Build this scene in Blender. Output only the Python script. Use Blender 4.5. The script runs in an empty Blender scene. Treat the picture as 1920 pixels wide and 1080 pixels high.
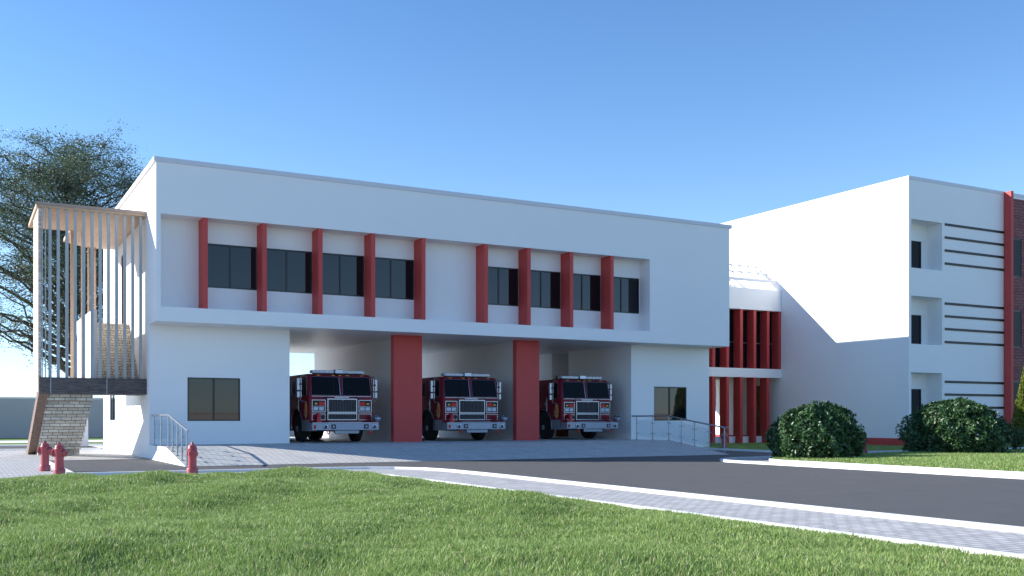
import bpy, bmesh, math, random
import numpy as np
from mathutils import Vector, Matrix

random.seed(7)
rng = np.random.default_rng(11)
R = math.radians
scene = bpy.context.scene

# ------------------------------------------------------------------ camera, sky, sun, exposure
CAM_H = 1.397
YAW = R(28.8)
cam = bpy.data.cameras.new("camera")
cam_o = bpy.data.objects.new("camera", cam)
scene.collection.objects.link(cam_o)
cam_o.location = (0, 0, CAM_H)
cam_o.rotation_euler = (R(90), 0, -YAW)
cam.sensor_width = 36.0
cam.lens = 1890.0 / 1920.0 * 36.0
cam.shift_y = (785 - 540) / 1920.0
cam.clip_start = 0.1
cam.clip_end = 6000
scene.camera = cam_o

SUN_DIR = Vector((-6.70, 4.235, 3.657)).normalized()      # towards the sun
SUN_EL = math.asin(SUN_DIR.z)
SUN_ROT = math.atan2(SUN_DIR.x, SUN_DIR.y)
world = bpy.data.worlds.new("World")
scene.world = world
world.use_nodes = True
wn, wl = world.node_tree.nodes, world.node_tree.links
wn.clear()
sky = wn.new("ShaderNodeTexSky")
sky.sky_type = 'NISHITA'
sky.sun_disc = False
sky.sun_elevation = SUN_EL
sky.sun_rotation = SUN_ROT
sky.altitude = 0
sky.air_density = 1.0
sky.dust_density = 0.0
sky.ozone_density = 3.0
bg = wn.new("ShaderNodeBackground")
bg.inputs["Strength"].default_value = 0.122
wo = wn.new("ShaderNodeOutputWorld")
hs = wn.new("ShaderNodeHueSaturation")
hs.inputs["Saturation"].default_value = 1.10
tint = wn.new("ShaderNodeVectorMath"); tint.operation = 'MULTIPLY'
tint.inputs[1].default_value = (1.0, 1.0, 1.07)
wl.new(sky.outputs[0], hs.inputs["Color"])
wl.new(hs.outputs[0], tint.inputs[0])
wtc = wn.new("ShaderNodeTexCoord"); wsp = wn.new("ShaderNodeSeparateXYZ")
wl.new(wtc.outputs["Generated"], wsp.inputs[0])
wmr = wn.new("ShaderNodeMapRange"); wmr.inputs["From Min"].default_value = 0.0; wmr.inputs["From Max"].default_value = 0.16
wl.new(wsp.outputs["Z"], wmr.inputs[0])
wmx = wn.new("ShaderNodeMix"); wmx.data_type = 'RGBA'
wmx.inputs[6].default_value = (0.70, 0.90, 1.28, 1); wmx.inputs[7].default_value = (1, 1, 1, 1)
wl.new(wmr.outputs[0], wmx.inputs[0])
tint2 = wn.new("ShaderNodeVectorMath"); tint2.operation = 'MULTIPLY'
wl.new(tint.outputs[0], tint2.inputs[0]); wl.new(wmx.outputs[2], tint2.inputs[1])
wm2 = wn.new("ShaderNodeMapRange"); wm2.inputs["From Min"].default_value = 0.14; wm2.inputs["From Max"].default_value = 0.50
wl.new(wsp.outputs["Z"], wm2.inputs[0])
wx2 = wn.new("ShaderNodeMix"); wx2.data_type = 'RGBA'
wx2.inputs[6].default_value = (1, 1, 1, 1); wx2.inputs[7].default_value = (0.72, 0.86, 0.93, 1)
wl.new(wm2.outputs[0], wx2.inputs[0])
tint3 = wn.new("ShaderNodeVectorMath"); tint3.operation = 'MULTIPLY'
wl.new(tint2.outputs[0], tint3.inputs[0]); wl.new(wx2.outputs[2], tint3.inputs[1])
wl.new(tint3.outputs[0], bg.inputs["Color"])
wl.new(bg.outputs[0], wo.inputs["Surface"])

sun = bpy.data.lights.new("sun", 'SUN')
sun.energy = 5.0
sun.angle = R(0.5)
sun.color = (1.0, 0.95, 0.88)
sun_o = bpy.data.objects.new("sun", sun)
scene.collection.objects.link(sun_o)
sun_o.location = SUN_DIR * 80
sun_o.rotation_euler = (-SUN_DIR).to_track_quat('-Z', 'Y').to_euler()

scene.view_settings.view_transform = 'Standard'
scene.view_settings.look = 'None'
scene.view_settings.gamma = 1.0
scene.view_settings.exposure = 0.85
scene.cycles.max_bounces = 16
scene.cycles.diffuse_bounces = 8
scene.cycles.caustics_refractive = False
scene.cycles.caustics_reflective = False

# ------------------------------------------------------------------ helpers
COL = scene.collection


def tag(o, label=None, cat=None, group=None, kind=None):
    if label: o["label"] = label
    if cat: o["category"] = cat
    if group: o["group"] = group
    if kind: o["kind"] = kind
    return o


def thing(name, label, cat, loc=(0, 0, 0), group=None):
    o = bpy.data.objects.new(name, None)
    o.empty_display_size = 0.3
    COL.objects.link(o)
    o.location = loc
    return tag(o, label, cat, group)


def top_of(o):
    while o.parent: o = o.parent
    return o


class MB:
    """Collects polygons; build() links them as one mesh object."""
    def __init__(s):
        s.v = []; s.f = []; s.sm = []

    def add(s, verts, faces, smooth=False):
        b = len(s.v)
        s.v.extend([tuple(p) for p in verts])
        for f in faces:
            s.f.append(tuple(b + i for i in f)); s.sm.append(smooth)
        return s

    def box(s, x0, x1, y0, y1, z0, z1):
        v = [(x, y, z) for z in (z0, z1) for y in (y0, y1) for x in (x0, x1)]
        return s.add(v, [(0, 2, 3, 1), (4, 5, 7, 6), (0, 1, 5, 4), (2, 6, 7, 3), (0, 4, 6, 2), (1, 3, 7, 5)])

    def bbox(s, x0, x1, y0, y1, z0, z1, b=0.01, seg=2):
        """box with bevelled edges"""
        bm = bmesh.new()
        bmesh.ops.create_cube(bm, size=1)
        for v in bm.verts:
            v.co = Vector(((x0 + x1) / 2 + v.co.x * (x1 - x0), (y0 + y1) / 2 + v.co.y * (y1 - y0), (z0 + z1) / 2 + v.co.z * (z1 - z0)))
        bmesh.ops.bevel(bm, geom=list(bm.edges), offset=b, segments=seg, affect='EDGES', profile=0.5)
        return s.bm(bm)

    def bm(s, bm, smooth=False, mat=None):
        bm.verts.index_update()
        vs = [(mat @ v.co) if mat else v.co.copy() for v in bm.verts]
        s.add(vs, [[v.index for v in f.verts] for f in bm.faces], smooth)
        bm.free()
        return s

    def prism(s, poly, axis, a0, a1, bev=0, seg=2):
        """poly of 2D points extruded along axis ('x': (y,z); 'y': (x,z); 'z': (x,y))"""
        def P(p, a):
            return {'x': (a, p[0], p[1]), 'y': (p[0], a, p[1]), 'z': (p[0], p[1], a)}[axis]
        bm = bmesh.new()
        A = [bm.verts.new(P(p, a0)) for p in poly]
        B = [bm.verts.new(P(p, a1)) for p in poly]
        n = len(poly)
        bm.faces.new(A); bm.faces.new(list(reversed(B)))
        for i in range(n):
            j = (i + 1) % n
            bm.faces.new((A[j], A[i], B[i], B[j]))
        bmesh.ops.recalc_face_normals(bm, faces=list(bm.faces))
        if bev:
            bmesh.ops.bevel(bm, geom=list(bm.edges), offset=bev, segments=seg, affect='EDGES', profile=0.5)
        return s.bm(bm)

    def tube(s, pts, rad, n=10, smooth=True, cap=True):
        pts = [Vector(p) for p in pts]
        if not hasattr(rad, '__len__'): rad = [rad] * len(pts)
        rings = []
        up = None
        for i, p in enumerate(pts):
            d = (pts[min(i + 1, len(pts) - 1)] - pts[max(i - 1, 0)])
            d = d.normalized() if d.length > 1e-9 else Vector((0, 0, 1))
            if up is None:
                up = d.orthogonal().normalized()
            else:
                up = (up - d * up.dot(d))
                up = up.normalized() if up.length > 1e-6 else d.orthogonal().normalized()
            w = d.cross(up)
            rings.append([p + (up * math.cos(2 * math.pi * k / n) + w * math.sin(2 * math.pi * k / n)) * rad[i] for k in range(n)])
        v = [q for r in rings for q in r]
        f = []
        for i in range(len(pts) - 1):
            for k in range(n):
                k2 = (k + 1) % n
                f.append((i * n + k, i * n + k2, (i + 1) * n + k2, (i + 1) * n + k))
        s.add(v, f, smooth)
        if cap:
            s.add(rings[0], [tuple(reversed(range(n)))]); s.add(rings[-1], [tuple(range(n))])
        return s

    def lathe(s, prof, c=(0, 0, 0), axis='z', n=20, smooth=True):
        """prof: (r, h) pairs along axis from centre c"""
        v = []; f = []
        for r, h in prof:
            for k in range(n):
                a = 2 * math.pi * k / n
                p, q = r * math.cos(a), r * math.sin(a)
                v.append({'z': (c[0] + p, c[1] + q, c[2] + h), 'x': (c[0] + h, c[1] + p, c[2] + q), 'y': (c[0] + q, c[1] + h, c[2] + p)}[axis])
        m = len(prof)
        for i in range(m - 1):
            for k in range(n):
                k2 = (k + 1) % n
                f.append((i * n + k, i * n + k2, (i + 1) * n + k2, (i + 1) * n + k))
        f.append(tuple(reversed(range(n)))); f.append(tuple(range((m - 1) * n, m * n)))
        return s.add(v, f, smooth)

    def build(s, name, mat, parent=None, smooth_angle=None):
        me = bpy.data.meshes.new(name)
        off = Vector(top_of(parent).location) if parent else Vector((0, 0, 0))
        me.from_pydata([tuple(Vector(p) - off) for p in s.v], [], s.f)
        me.polygons.foreach_set("use_smooth", s.sm)
        if mat: me.materials.append(mat)
        me.validate(); me.update()
        if any(s.sm):
            bm = bmesh.new(); bm.from_mesh(me)
            bmesh.ops.recalc_face_normals(bm, faces=list(bm.faces))
            for e in bm.edges:
                if len(e.link_faces) == 2 and e.calc_face_angle(0) > R(38): e.smooth = False
            bm.to_mesh(me); bm.free()
        o = bpy.data.objects.new(name, me)
        COL.objects.link(o)
        if parent: o.parent = parent
        return o


def shell(fill, carve=()):
    """exact outer faces of (union of fill boxes) minus (carve boxes); boxes are (x0,x1,y0,y1,z0,z1) applied in order"""
    ax = []
    for k in range(3):
        ax.append(np.array(sorted({round(b[2 * k + e], 5) for b in list(fill) + list(carve) for e in (0, 1)})))
    nx, ny, nz = [len(a) - 1 for a in ax]
    g = np.zeros((nx + 2, ny + 2, nz + 2), bool)
    def setb(b, val):
        i = [np.searchsorted(ax[k], round(b[2 * k + e], 5)) for k in range(3) for e in (0, 1)]
        g[1 + i[0]:1 + i[1], 1 + i[2]:1 + i[3], 1 + i[4]:1 + i[5]] = val
    for b in fill: setb(b, True)
    for b in carve: setb(b, False)
    mb = MB(); vid = {}
    def V(i, j, k):
        key = (i, j, k)
        if key not in vid:
            vid[key] = len(mb.v); mb.v.append((float(ax[0][i]), float(ax[1][j]), float(ax[2][k])))
        return vid[key]
    for i in range(nx):
        for j in range(ny):
            for k in range(nz):
                if not g[i + 1, j + 1, k + 1]: continue
                q = []
                if not g[i, j + 1, k + 1]: q.append([(i, j, k), (i, j, k + 1), (i, j + 1, k + 1), (i, j + 1, k)])
                if not g[i + 2, j + 1, k + 1]: q.append([(i + 1, j, k), (i + 1, j + 1, k), (i + 1, j + 1, k + 1), (i + 1, j, k + 1)])
                if not g[i + 1, j, k + 1]: q.append([(i, j, k), (i + 1, j, k), (i + 1, j, k + 1), (i, j, k + 1)])
                if not g[i + 1, j + 2, k + 1]: q.append([(i, j + 1, k), (i, j + 1, k + 1), (i + 1, j + 1, k + 1), (i + 1, j + 1, k)])
                if not g[i + 1, j + 1, k]: q.append([(i, j, k), (i, j + 1, k), (i + 1, j + 1, k), (i + 1, j, k)])
                if not g[i + 1, j + 1, k + 2]: q.append([(i, j, k + 1), (i + 1, j, k + 1), (i + 1, j + 1, k + 1), (i, j + 1, k + 1)])
                for f in q:
                    mb.f.append(tuple(V(*p) for p in f)); mb.sm.append(False)
    return mb


# ------------------------------------------------------------------ materials
def mat(name, col, rough=0.6, metal=0.0, spec=0.5, noise=0.0, nscale=3.0, bump=0.0, bscale=40.0, coat=0.0, trans=0.0):
    m = bpy.data.materials.new(name); m.use_nodes = True
    nt = m.node_tree; n = nt.nodes; l = nt.links
    b = n["Principled BSDF"]
    b.inputs["Base Color"].default_value = (*col, 1)
    b.inputs["Roughness"].default_value = rough
    b.inputs["Metallic"].default_value = metal
    b.inputs["Specular IOR Level"].default_value = spec
    if coat: b.inputs["Coat Weight"].default_value = coat; b.inputs["Coat Roughness"].default_value = 0.05
    if trans: b.inputs["Transmission Weight"].default_value = trans
    if noise or bump:
        tc = n.new("ShaderNodeNewGeometry")
    if noise:
        no = n.new("ShaderNodeTexNoise"); no.inputs["Scale"].default_value = nscale; no.inputs["Detail"].default_value = 6
        no.inputs["Roughness"].default_value = 0.65
        l.new(tc.outputs["Position"], no.inputs["Vector"])
        mx = n.new("ShaderNodeMix"); mx.data_type = 'RGBA'
        lo = [c * (1 - noise) for c in col]; hi = [min(1, c * (1 + noise)) for c in col]
        mx.inputs[6].default_value = (*lo, 1); mx.inputs[7].default_value = (*hi, 1)
        l.new(no.outputs[0], mx.inputs[0]); l.new(mx.outputs[2], b.inputs["Base Color"])
    if bump:
        nb = n.new("ShaderNodeTexNoise"); nb.inputs["Scale"].default_value = bscale; nb.inputs["Detail"].default_value = 4
        l.new(tc.outputs["Position"], nb.inputs["Vector"])
        bp = n.new("ShaderNodeBump"); bp.inputs["Strength"].default_value = bump; bp.inputs["Distance"].default_value = 0.02
        l.new(nb.outputs[0], bp.inputs["Height"]); l.new(bp.outputs[0], b.inputs["Normal"])
    return m


def brick_mat(name, c1, c2, cm, bw, bh, mortar=0.008, axes='xy', rough=0.8, offset=0.5, rot=0.0, bump=0.4, noise=0.15, freq=2, squash=1.0, spec=0.3):
    m = bpy.data.materials.new(name); m.use_nodes = True
    nt = m.node_tree; n = nt.nodes; l = nt.links
    b = n["Principled BSDF"]; b.inputs["Roughness"].default_value = rough; b.inputs["Specular IOR Level"].default_value = spec
    g = n.new("ShaderNodeNewGeometry")
    sp = n.new("ShaderNodeSeparateXYZ"); cb = n.new("ShaderNodeCombineXYZ")
    l.new(g.outputs["Position"], sp.inputs[0])
    ix = 'xyz'.index(axes[0]); iy = 'xyz'.index(axes[1])
    l.new(sp.outputs[ix], cb.inputs[0]); l.new(sp.outputs[iy], cb.inputs[1])
    mp = n.new("ShaderNodeMapping"); mp.inputs["Rotation"].default_value = (0, 0, rot)
    l.new(cb.outputs[0], mp.inputs[0])
    br = n.new("ShaderNodeTexBrick")
    br.offset = offset; br.offset_frequency = freq; br.squash = squash
    br.inputs["Color1"].default_value = (*c1, 1); br.inputs["Color2"].default_value = (*c2, 1); br.inputs["Mortar"].default_value = (*cm, 1)
    br.inputs["Scale"].default_value = 1.0
    br.inputs["Mortar Size"].default_value = mortar
    br.inputs["Mortar Smooth"].default_value = 0.2
    br.inputs["Brick Width"].default_value = bw; br.inputs["Row Height"].default_value = bh
    l.new(mp.outputs[0], br.inputs["Vector"])
    no = n.new("ShaderNodeTexNoise"); no.inputs["Scale"].default_value = 1.7; no.inputs["Detail"].default_value = 7; no.inputs["Roughness"].default_value = 0.7
    l.new(g.outputs["Position"], no.inputs["Vector"])
    mr = n.new("ShaderNodeMapRange"); mr.inputs["From Min"].default_value = 0.3; mr.inputs["From Max"].default_value = 0.7
    mr.inputs["To Min"].default_value = 1 - noise; mr.inputs["To Max"].default_value = 1 + noise
    l.new(no.outputs[0], mr.inputs[0])
    vm = n.new("ShaderNodeVectorMath"); vm.operation = 'SCALE'
    l.new(br.outputs["Color"], vm.inputs[0]); l.new(mr.outputs[0], vm.inputs[3])
    l.new(vm.outputs[0], b.inputs["Base Color"])
    bp = n.new("ShaderNodeBump"); bp.invert = True; bp.inputs["Strength"].default_value = bump; bp.inputs["Distance"].default_value = 0.01
    l.new(br.outputs["Fac"], bp.inputs["Height"]); l.new(bp.outputs[0], b.inputs["Normal"])
    return m


def streak_mat(name, c1, c2, scale=(1, 1, 14), rough=0.7, bump=0.3, nscale=2.0, lo=0.35, hi=0.65):
    m = bpy.data.materials.new(name); m.use_nodes = True
    nt = m.node_tree; n = nt.nodes; l = nt.links
    b = n["Principled BSDF"]; b.inputs["Roughness"].default_value = rough; b.inputs["Specular IOR Level"].default_value = 0.3
    g = n.new("ShaderNodeNewGeometry"); mp = n.new("ShaderNodeMapping"); mp.inputs["Scale"].default_value = scale
    l.new(g.outputs["Position"], mp.inputs[0])
    no = n.new("ShaderNodeTexNoise"); no.inputs["Scale"].default_value = nscale; no.inputs["Detail"].default_value = 8; no.inputs["Roughness"].default_value = 0.7
    l.new(mp.outputs[0], no.inputs["Vector"])
    mr = n.new("ShaderNodeMapRange"); mr.inputs["From Min"].default_value = lo; mr.inputs["From Max"].default_value = hi
    l.new(no.outputs[0], mr.inputs[0])
    mx = n.new("ShaderNodeMix"); mx.data_type = 'RGBA'
    mx.inputs[6].default_value = (*c1, 1); mx.inputs[7].default_value = (*c2, 1)
    l.new(mr.outputs[0], mx.inputs[0]); l.new(mx.outputs[2], b.inputs["Base Color"])
    bp = n.new("ShaderNodeBump"); bp.inputs["Strength"].default_value = bump; bp.inputs["Distance"].default_value = 0.02
    l.new(no.outputs[0], bp.inputs["Height"]); l.new(bp.outputs[0], b.inputs["Normal"])
    return m


def leaf_mat(name, ca, cb_, rough=0.45, transl=0.25, nscale=0.6, dry=None):
    m = bpy.data.materials.new(name); m.use_nodes = True
    nt = m.node_tree; n = nt.nodes; l = nt.links
    b = n["Principled BSDF"]; b.inputs["Roughness"].default_value = rough; b.inputs["Specular IOR Level"].default_value = 0.35
    g = n.new("ShaderNodeNewGeometry")
    no = n.new("ShaderNodeTexNoise"); no.inputs["Scale"].default_value = nscale; no.inputs["Detail"].default_value = 3
    l.new(g.outputs["Position"], no.inputs["Vector"])
    ad = n.new("ShaderNodeMath"); ad.operation = 'MULTIPLY_ADD'; ad.inputs[1].default_value = 0.55
    l.new(g.outputs["Random Per Island"], ad.inputs[0])
    mm = n.new("ShaderNodeMath"); mm.operation = 'MULTIPLY'; mm.inputs[1].default_value = 0.5
    l.new(no.outputs[0], mm.inputs[0]); l.new(mm.outputs[0], ad.inputs[2])
    mx = n.new("ShaderNodeMix"); mx.data_type = 'RGBA'
    mx.inputs[6].default_value = (*ca, 1); mx.inputs[7].default_value = (*cb_, 1)
    l.new(ad.outputs[0], mx.inputs[0]); l.new(mx.outputs[2], b.inputs["Base Color"])
    out = mx.outputs[2]
    if dry:
        gt = n.new("ShaderNodeMath"); gt.operation = 'GREATER_THAN'; gt.inputs[1].default_value = 0.925
        l.new(g.outputs["Random Per Island"], gt.inputs[0])
        m2 = n.new("ShaderNodeMix"); m2.data_type = 'RGBA'; m2.inputs[7].default_value = (*dry, 1)
        l.new(gt.outputs[0], m2.inputs[0]); l.new(out, m2.inputs[6]); out = m2.outputs[2]
        l.new(out, b.inputs["Base Color"])
    t = n.new("ShaderNodeBsdfTranslucent"); l.new(out, t.inputs["Color"])
    ms = n.new("ShaderNodeMixShader"); ms.inputs[0].default_value = transl
    l.new(b.outputs[0], ms.inputs[1]); l.new(t.outputs[0], ms.inputs[2])
    l.new(ms.outputs[0], n["Material Output"].inputs["Surface"])
    return m


M = {}
M['white'] = mat("white_plaster", (0.87, 0.87, 0.87), 0.7, noise=0.025, nscale=0.8, bump=0.06, bscale=60, spec=0.3)
M['soffit'] = mat("soffit_paint", (0.84, 0.84, 0.84), 0.38, noise=0.03, nscale=1.0, spec=0.5)
M['cornice'] = mat("roof_flashing", (0.66, 0.67, 0.72), 0.5, noise=0.05, nscale=6, spec=0.4)
M['red'] = mat("red_render", (0.56, 0.078, 0.070), 0.6, noise=0.06, nscale=2.0, bump=0.05, bscale=80, spec=0.3)
M['darkred'] = mat("red_fin_paint", (0.52, 0.062, 0.058), 0.55, noise=0.06, nscale=2.0, spec=0.3)
M['frame'] = mat("black_aluminium", (0.012, 0.012, 0.014), 0.35, spec=0.5)
M['glass'] = mat("tinted_glass", (0.005, 0.007, 0.011), 0.015, spec=0.5)
M['glass'].node_tree.nodes["Principled BSDF"].inputs["IOR"].default_value = 1.52
M['black'] = mat("black_paint", (0.008, 0.008, 0.009), 0.5)
M['darkpane'] = mat('dark_pane', (0.006, 0.006, 0.008), 0.35, spec=0.15)
M['brick'] = brick_mat("purple_brick", (0.30, 0.115, 0.105), (0.20, 0.085, 0.085), (0.05, 0.035, 0.04), 0.46, 0.15, 0.012, 'xz', bump=0.5, noise=0.3)
M['travertine'] = streak_mat("travertine", (0.46, 0.34, 0.24), (0.78, 0.72, 0.66), (0.6, 0.6, 7), 0.6, 0.2, 1.6, 0.38, 0.62)
M['darkstone'] = streak_mat("dark_slate", (0.045, 0.040, 0.042), (0.20, 0.17, 0.16), (2.0, 2.0, 22), 0.75, 0.6, 2.2)
M['brownstone'] = streak_mat("brown_slate", (0.075, 0.05, 0.04), (0.34, 0.24, 0.20), (6, 6, 9), 0.75, 0.7, 2.6)
M['tanwood'] = streak_mat("tan_soffit", (0.50, 0.34, 0.23), (0.60, 0.42, 0.29), (3, 0.3, 1), 0.55, 0.05, 2.0)
M['greytile'] = brick_mat("grey_stair_tile", (0.78, 0.75, 0.68), (0.66, 0.64, 0.58), (0.16, 0.16, 0.16), 0.34, 0.112, 0.010, 'xz', noise=0.25, bump=0.5)
M['steptile'] = brick_mat("sand_step_tile", (0.60, 0.52, 0.42), (0.50, 0.44, 0.36), (0.14, 0.12, 0.10), 0.26, 0.1035, 0.010, 'xz', noise=0.25, bump=0.5)
M['slat'] = mat("grey_slat", (0.40, 0.44, 0.46), 0.45, noise=0.06, nscale=9, spec=0.4)
M['brown'] = streak_mat("brown_door_wood", (0.18, 0.07, 0.025), (0.30, 0.12, 0.045), (8, 8, 0.8), 0.5, 0.1, 2.0)
M['cladding'] = brick_mat("brown_cladding", (0.30, 0.15, 0.05), (0.20, 0.09, 0.03), (0.04, 0.02, 0.01), 0.22, 0.09, 0.006, 'yz', noise=0.3)
M['cream'] = mat("cream_wall", (0.74, 0.71, 0.65), 0.7, noise=0.03, nscale=1.0)
M['steel'] = mat("brushed_steel", (0.34, 0.37, 0.42), 0.35, metal=0.85)
M['clearglass'] = mat("clear_glass", (0.90, 0.95, 0.96), 0.0, trans=1.0, spec=0.5)
M['clearglass'].node_tree.nodes["Principled BSDF"].inputs["IOR"].default_value = 1.05
M['canopyglass'] = M['clearglass']
def thin_glass(name):
    m = bpy.data.materials.new(name); m.use_nodes = True
    nt = m.node_tree; n = nt.nodes; l = nt.links; n.clear()
    o = n.new("ShaderNodeOutputMaterial"); mx = n.new("ShaderNodeMixShader"); t = n.new("ShaderNodeBsdfTransparent"); g = n.new("ShaderNodeBsdfGlossy"); f = n.new("ShaderNodeValue")
    t.inputs[0].default_value = (0.93, 0.96, 0.97, 1); g.inputs["Roughness"].default_value = 0.02; f.outputs[0].default_value = 0.035
    l.new(f.outputs[0], mx.inputs[0]); l.new(t.outputs[0], mx.inputs[1]); l.new(g.outputs[0], mx.inputs[2]); l.new(mx.outputs[0], o.inputs[0])
    return m
M['railglass'] = thin_glass("rail_glass")
M['hydrant'] = mat("hydrant_paint", (0.40, 0.060, 0.070), 0.42, noise=0.10, nscale=9, bump=0.12, bscale=45, coat=0.2)
M['asphalt'] = mat("asphalt", (0.106, 0.106, 0.107), 0.85, noise=0.34, nscale=1.1, bump=0.6, bscale=120, spec=0.3)
_n = M['asphalt'].node_tree.nodes
for q in _n:
    if q.type == 'TEX_NOISE' and abs(q.inputs["Scale"].default_value - 1.1) < 1e-3:
        q.inputs["Detail"].default_value = 14; q.inputs["Roughness"].default_value = 0.80
M['concrete'] = mat("tan_concrete", (0.34, 0.31, 0.28), 0.85, noise=0.12, nscale=0.5, spec=0.3)
M['kerb'] = mat("kerb_white", (0.84, 0.84, 0.84), 0.7, noise=0.06, nscale=4, bump=0.1, bscale=50, spec=0.3)
M['paver'] = brick_mat("grey_pavers", (0.56, 0.55, 0.54), (0.42, 0.415, 0.41), (0.14, 0.14, 0.14), 0.24, 0.12, 0.010, 'xy', noise=0.12, bump=0.5)
M['paverwarm'] = brick_mat("forecourt_pavers", (0.60, 0.585, 0.56), (0.52, 0.51, 0.49), (0.17, 0.165, 0.16), 0.30, 0.15, 0.010, 'xy', noise=0.10, bump=0.5, rot=R(45))
M['soil'] = mat("turf", (0.10, 0.15, 0.045), 0.95, noise=0.35, nscale=3, spec=0.1)
M['farturf'] = mat("far_turf", (0.15, 0.24, 0.07), 0.95, noise=0.30, nscale=5, bump=0.8, bscale=30, spec=0.1)
M['grass'] = leaf_mat("grass_blade", (0.140, 0.245, 0.048), (0.38, 0.50, 0.16), 0.5, 0.30, 0.5, dry=(0.56, 0.50, 0.30))
M['treeleaf'] = leaf_mat("tree_leaf", (0.055, 0.100, 0.055), (0.17, 0.22, 0.14), 0.5, 0.25, 0.5)
M['bushleaf'] = leaf_mat("bush_leaf", (0.018, 0.052, 0.018), (0.085, 0.165, 0.060), 0.35, 0.15, 1.2)
M['cypress'] = leaf_mat("cypress_leaf", (0.10, 0.14, 0.018), (0.24, 0.28, 0.045), 0.5, 0.30, 1.5)
M['bark'] = streak_mat("bark", (0.035, 0.028, 0.022), (0.11, 0.09, 0.07), (6, 6, 1.2), 0.9, 0.8, 2.0)
M['wallshade'] = mat("boundary_render", (0.46, 0.46, 0.48), 0.8, noise=0.06, nscale=0.6)
M['walltan'] = mat("tan_render", (0.84, 0.76, 0.68), 0.85, noise=0.12, nscale=0.4)
# truck
M['truckred'] = mat("fire_red", (0.20, 0.004, 0.016), 0.30, spec=0.22, coat=0.08)
M['chrome'] = mat("chrome", (0.27, 0.30, 0.37), 0.25, metal=0.9)
M['dullalu'] = mat("tread_plate", (0.30, 0.33, 0.40), 0.42, metal=0.75, noise=0.10, nscale=30, bump=0.3, bscale=90)
M['tyre'] = mat("tyre_rubber", (0.012, 0.012, 0.012), 0.75)
M['truckglass'] = mat("cab_glass", (0.003, 0.003, 0.004), 0.03, spec=0.12)
M['lamp'] = mat("lamp_lens", (0.42, 0.47, 0.58), 0.15, spec=0.6)
M['redlens'] = mat("red_lens", (0.55, 0.008, 0.006), 0.3, spec=0.3)
M['amber'] = mat("amber_lens", (0.65, 0.32, 0.03), 0.2)
M['gold'] = mat("gold_leaf", (0.72, 0.55, 0.14), 0.4, metal=0.35)
M['grillebar'] = mat('grille_bar', (0.10, 0.10, 0.12), 0.4, metal=0.6)
M['rubber'] = mat("black_rubber", (0.010, 0.010, 0.011), 0.6)
M['hosered'] = mat("red_pipe", (0.55, 0.02, 0.025), 0.4, coat=0.3)


def kerb_strip(mb, pts, w, z0, z1, closed=False):
    """rectangular strip of width w along a polyline (pts = centre line)"""
    P = [Vector((p[0], p[1])) for p in pts]
    L, Rr = [], []
    for i, p in enumerate(P):
        a = P[max(i - 1, 0)]; b = P[min(i + 1, len(P) - 1)]
        d = (b - a).normalized(); nrm = Vector((-d.y, d.x))
        L.append(p + nrm * w / 2); Rr.append(p - nrm * w / 2)
    n = len(P)
    v = [(q.x, q.y, z0) for q in L] + [(q.x, q.y, z0) for q in Rr] + [(q.x, q.y, z1) for q in L] + [(q.x, q.y, z1) for q in Rr]
    f = []
    for i in range(n - 1):
        f.append((2 * n + i, 3 * n + i, 3 * n + i + 1, 2 * n + i + 1))
        f.append((i, 2 * n + i, 2 * n + i + 1, i + 1))
        f.append((n + i, n + i + 1, 3 * n + i + 1, 3 * n + i))
    f.append((0, n, 3 * n, 2 * n)); f.append((n - 1, 3 * n - 1, 4 * n - 1, 2 * n - 1))
    mb.add(v, f)


def sheet(name, poly, z, m, thick=0.0):
    mb = MB()
    n = len(poly)
    if thick:
        v = [(x, y, z) for x, y in poly] + [(x, y, z - thick) for x, y in poly]
        f = [tuple(range(n))] + [(i, n + i, n + (i + 1) % n, (i + 1) % n) for i in range(n)]
        mb.add(v, f)
    else:
        mb.add([(x, y, z) for x, y in poly], [tuple(range(n))])
    o = mb.build(name, m)
    return tag(o, kind='structure')


def arc(cx, cy, r, a0, a1, n=8):
    return [(cx + r * math.cos(R(a0 + (a1 - a0) * i / n)), cy + r * math.sin(R(a0 + (a1 - a0) * i / n))) for i in range(n + 1)]


# ------------------------------------------------------------------ the setting: ground, road, pavements, kerbs
sheet('ground', [(-1500, -1500), (1500, -1500), (1500, 1500), (-1500, 1500)], -0.03, M['concrete'])
sheet('road', [(-60, -30), (60, -30), (60, 57.0), (-60, 57.0)], 0.0, M['asphalt'])
# verge strips beyond the rear service road
sheet('rear_verge_kerb', [(-60, 57.0), (60, 57.0), (60, 57.8), (-60, 57.8)], 0.06, M['kerb'], 0.1)
sheet('rear_verge', [(-60, 57.8), (60, 57.8), (60, 62.5), (-60, 62.5)], 0.05, M['farturf'], 0.1)
sheet('rear_path', [(-60, 62.5), (60, 62.5), (60, 69), (-60, 69)], 0.05, M['kerb'], 0.1)
sheet('rear_lawn', [(-60, 69), (60, 69), (60, 78), (-60, 78)], 0.04, M['farturf'], 0.1)
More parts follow.
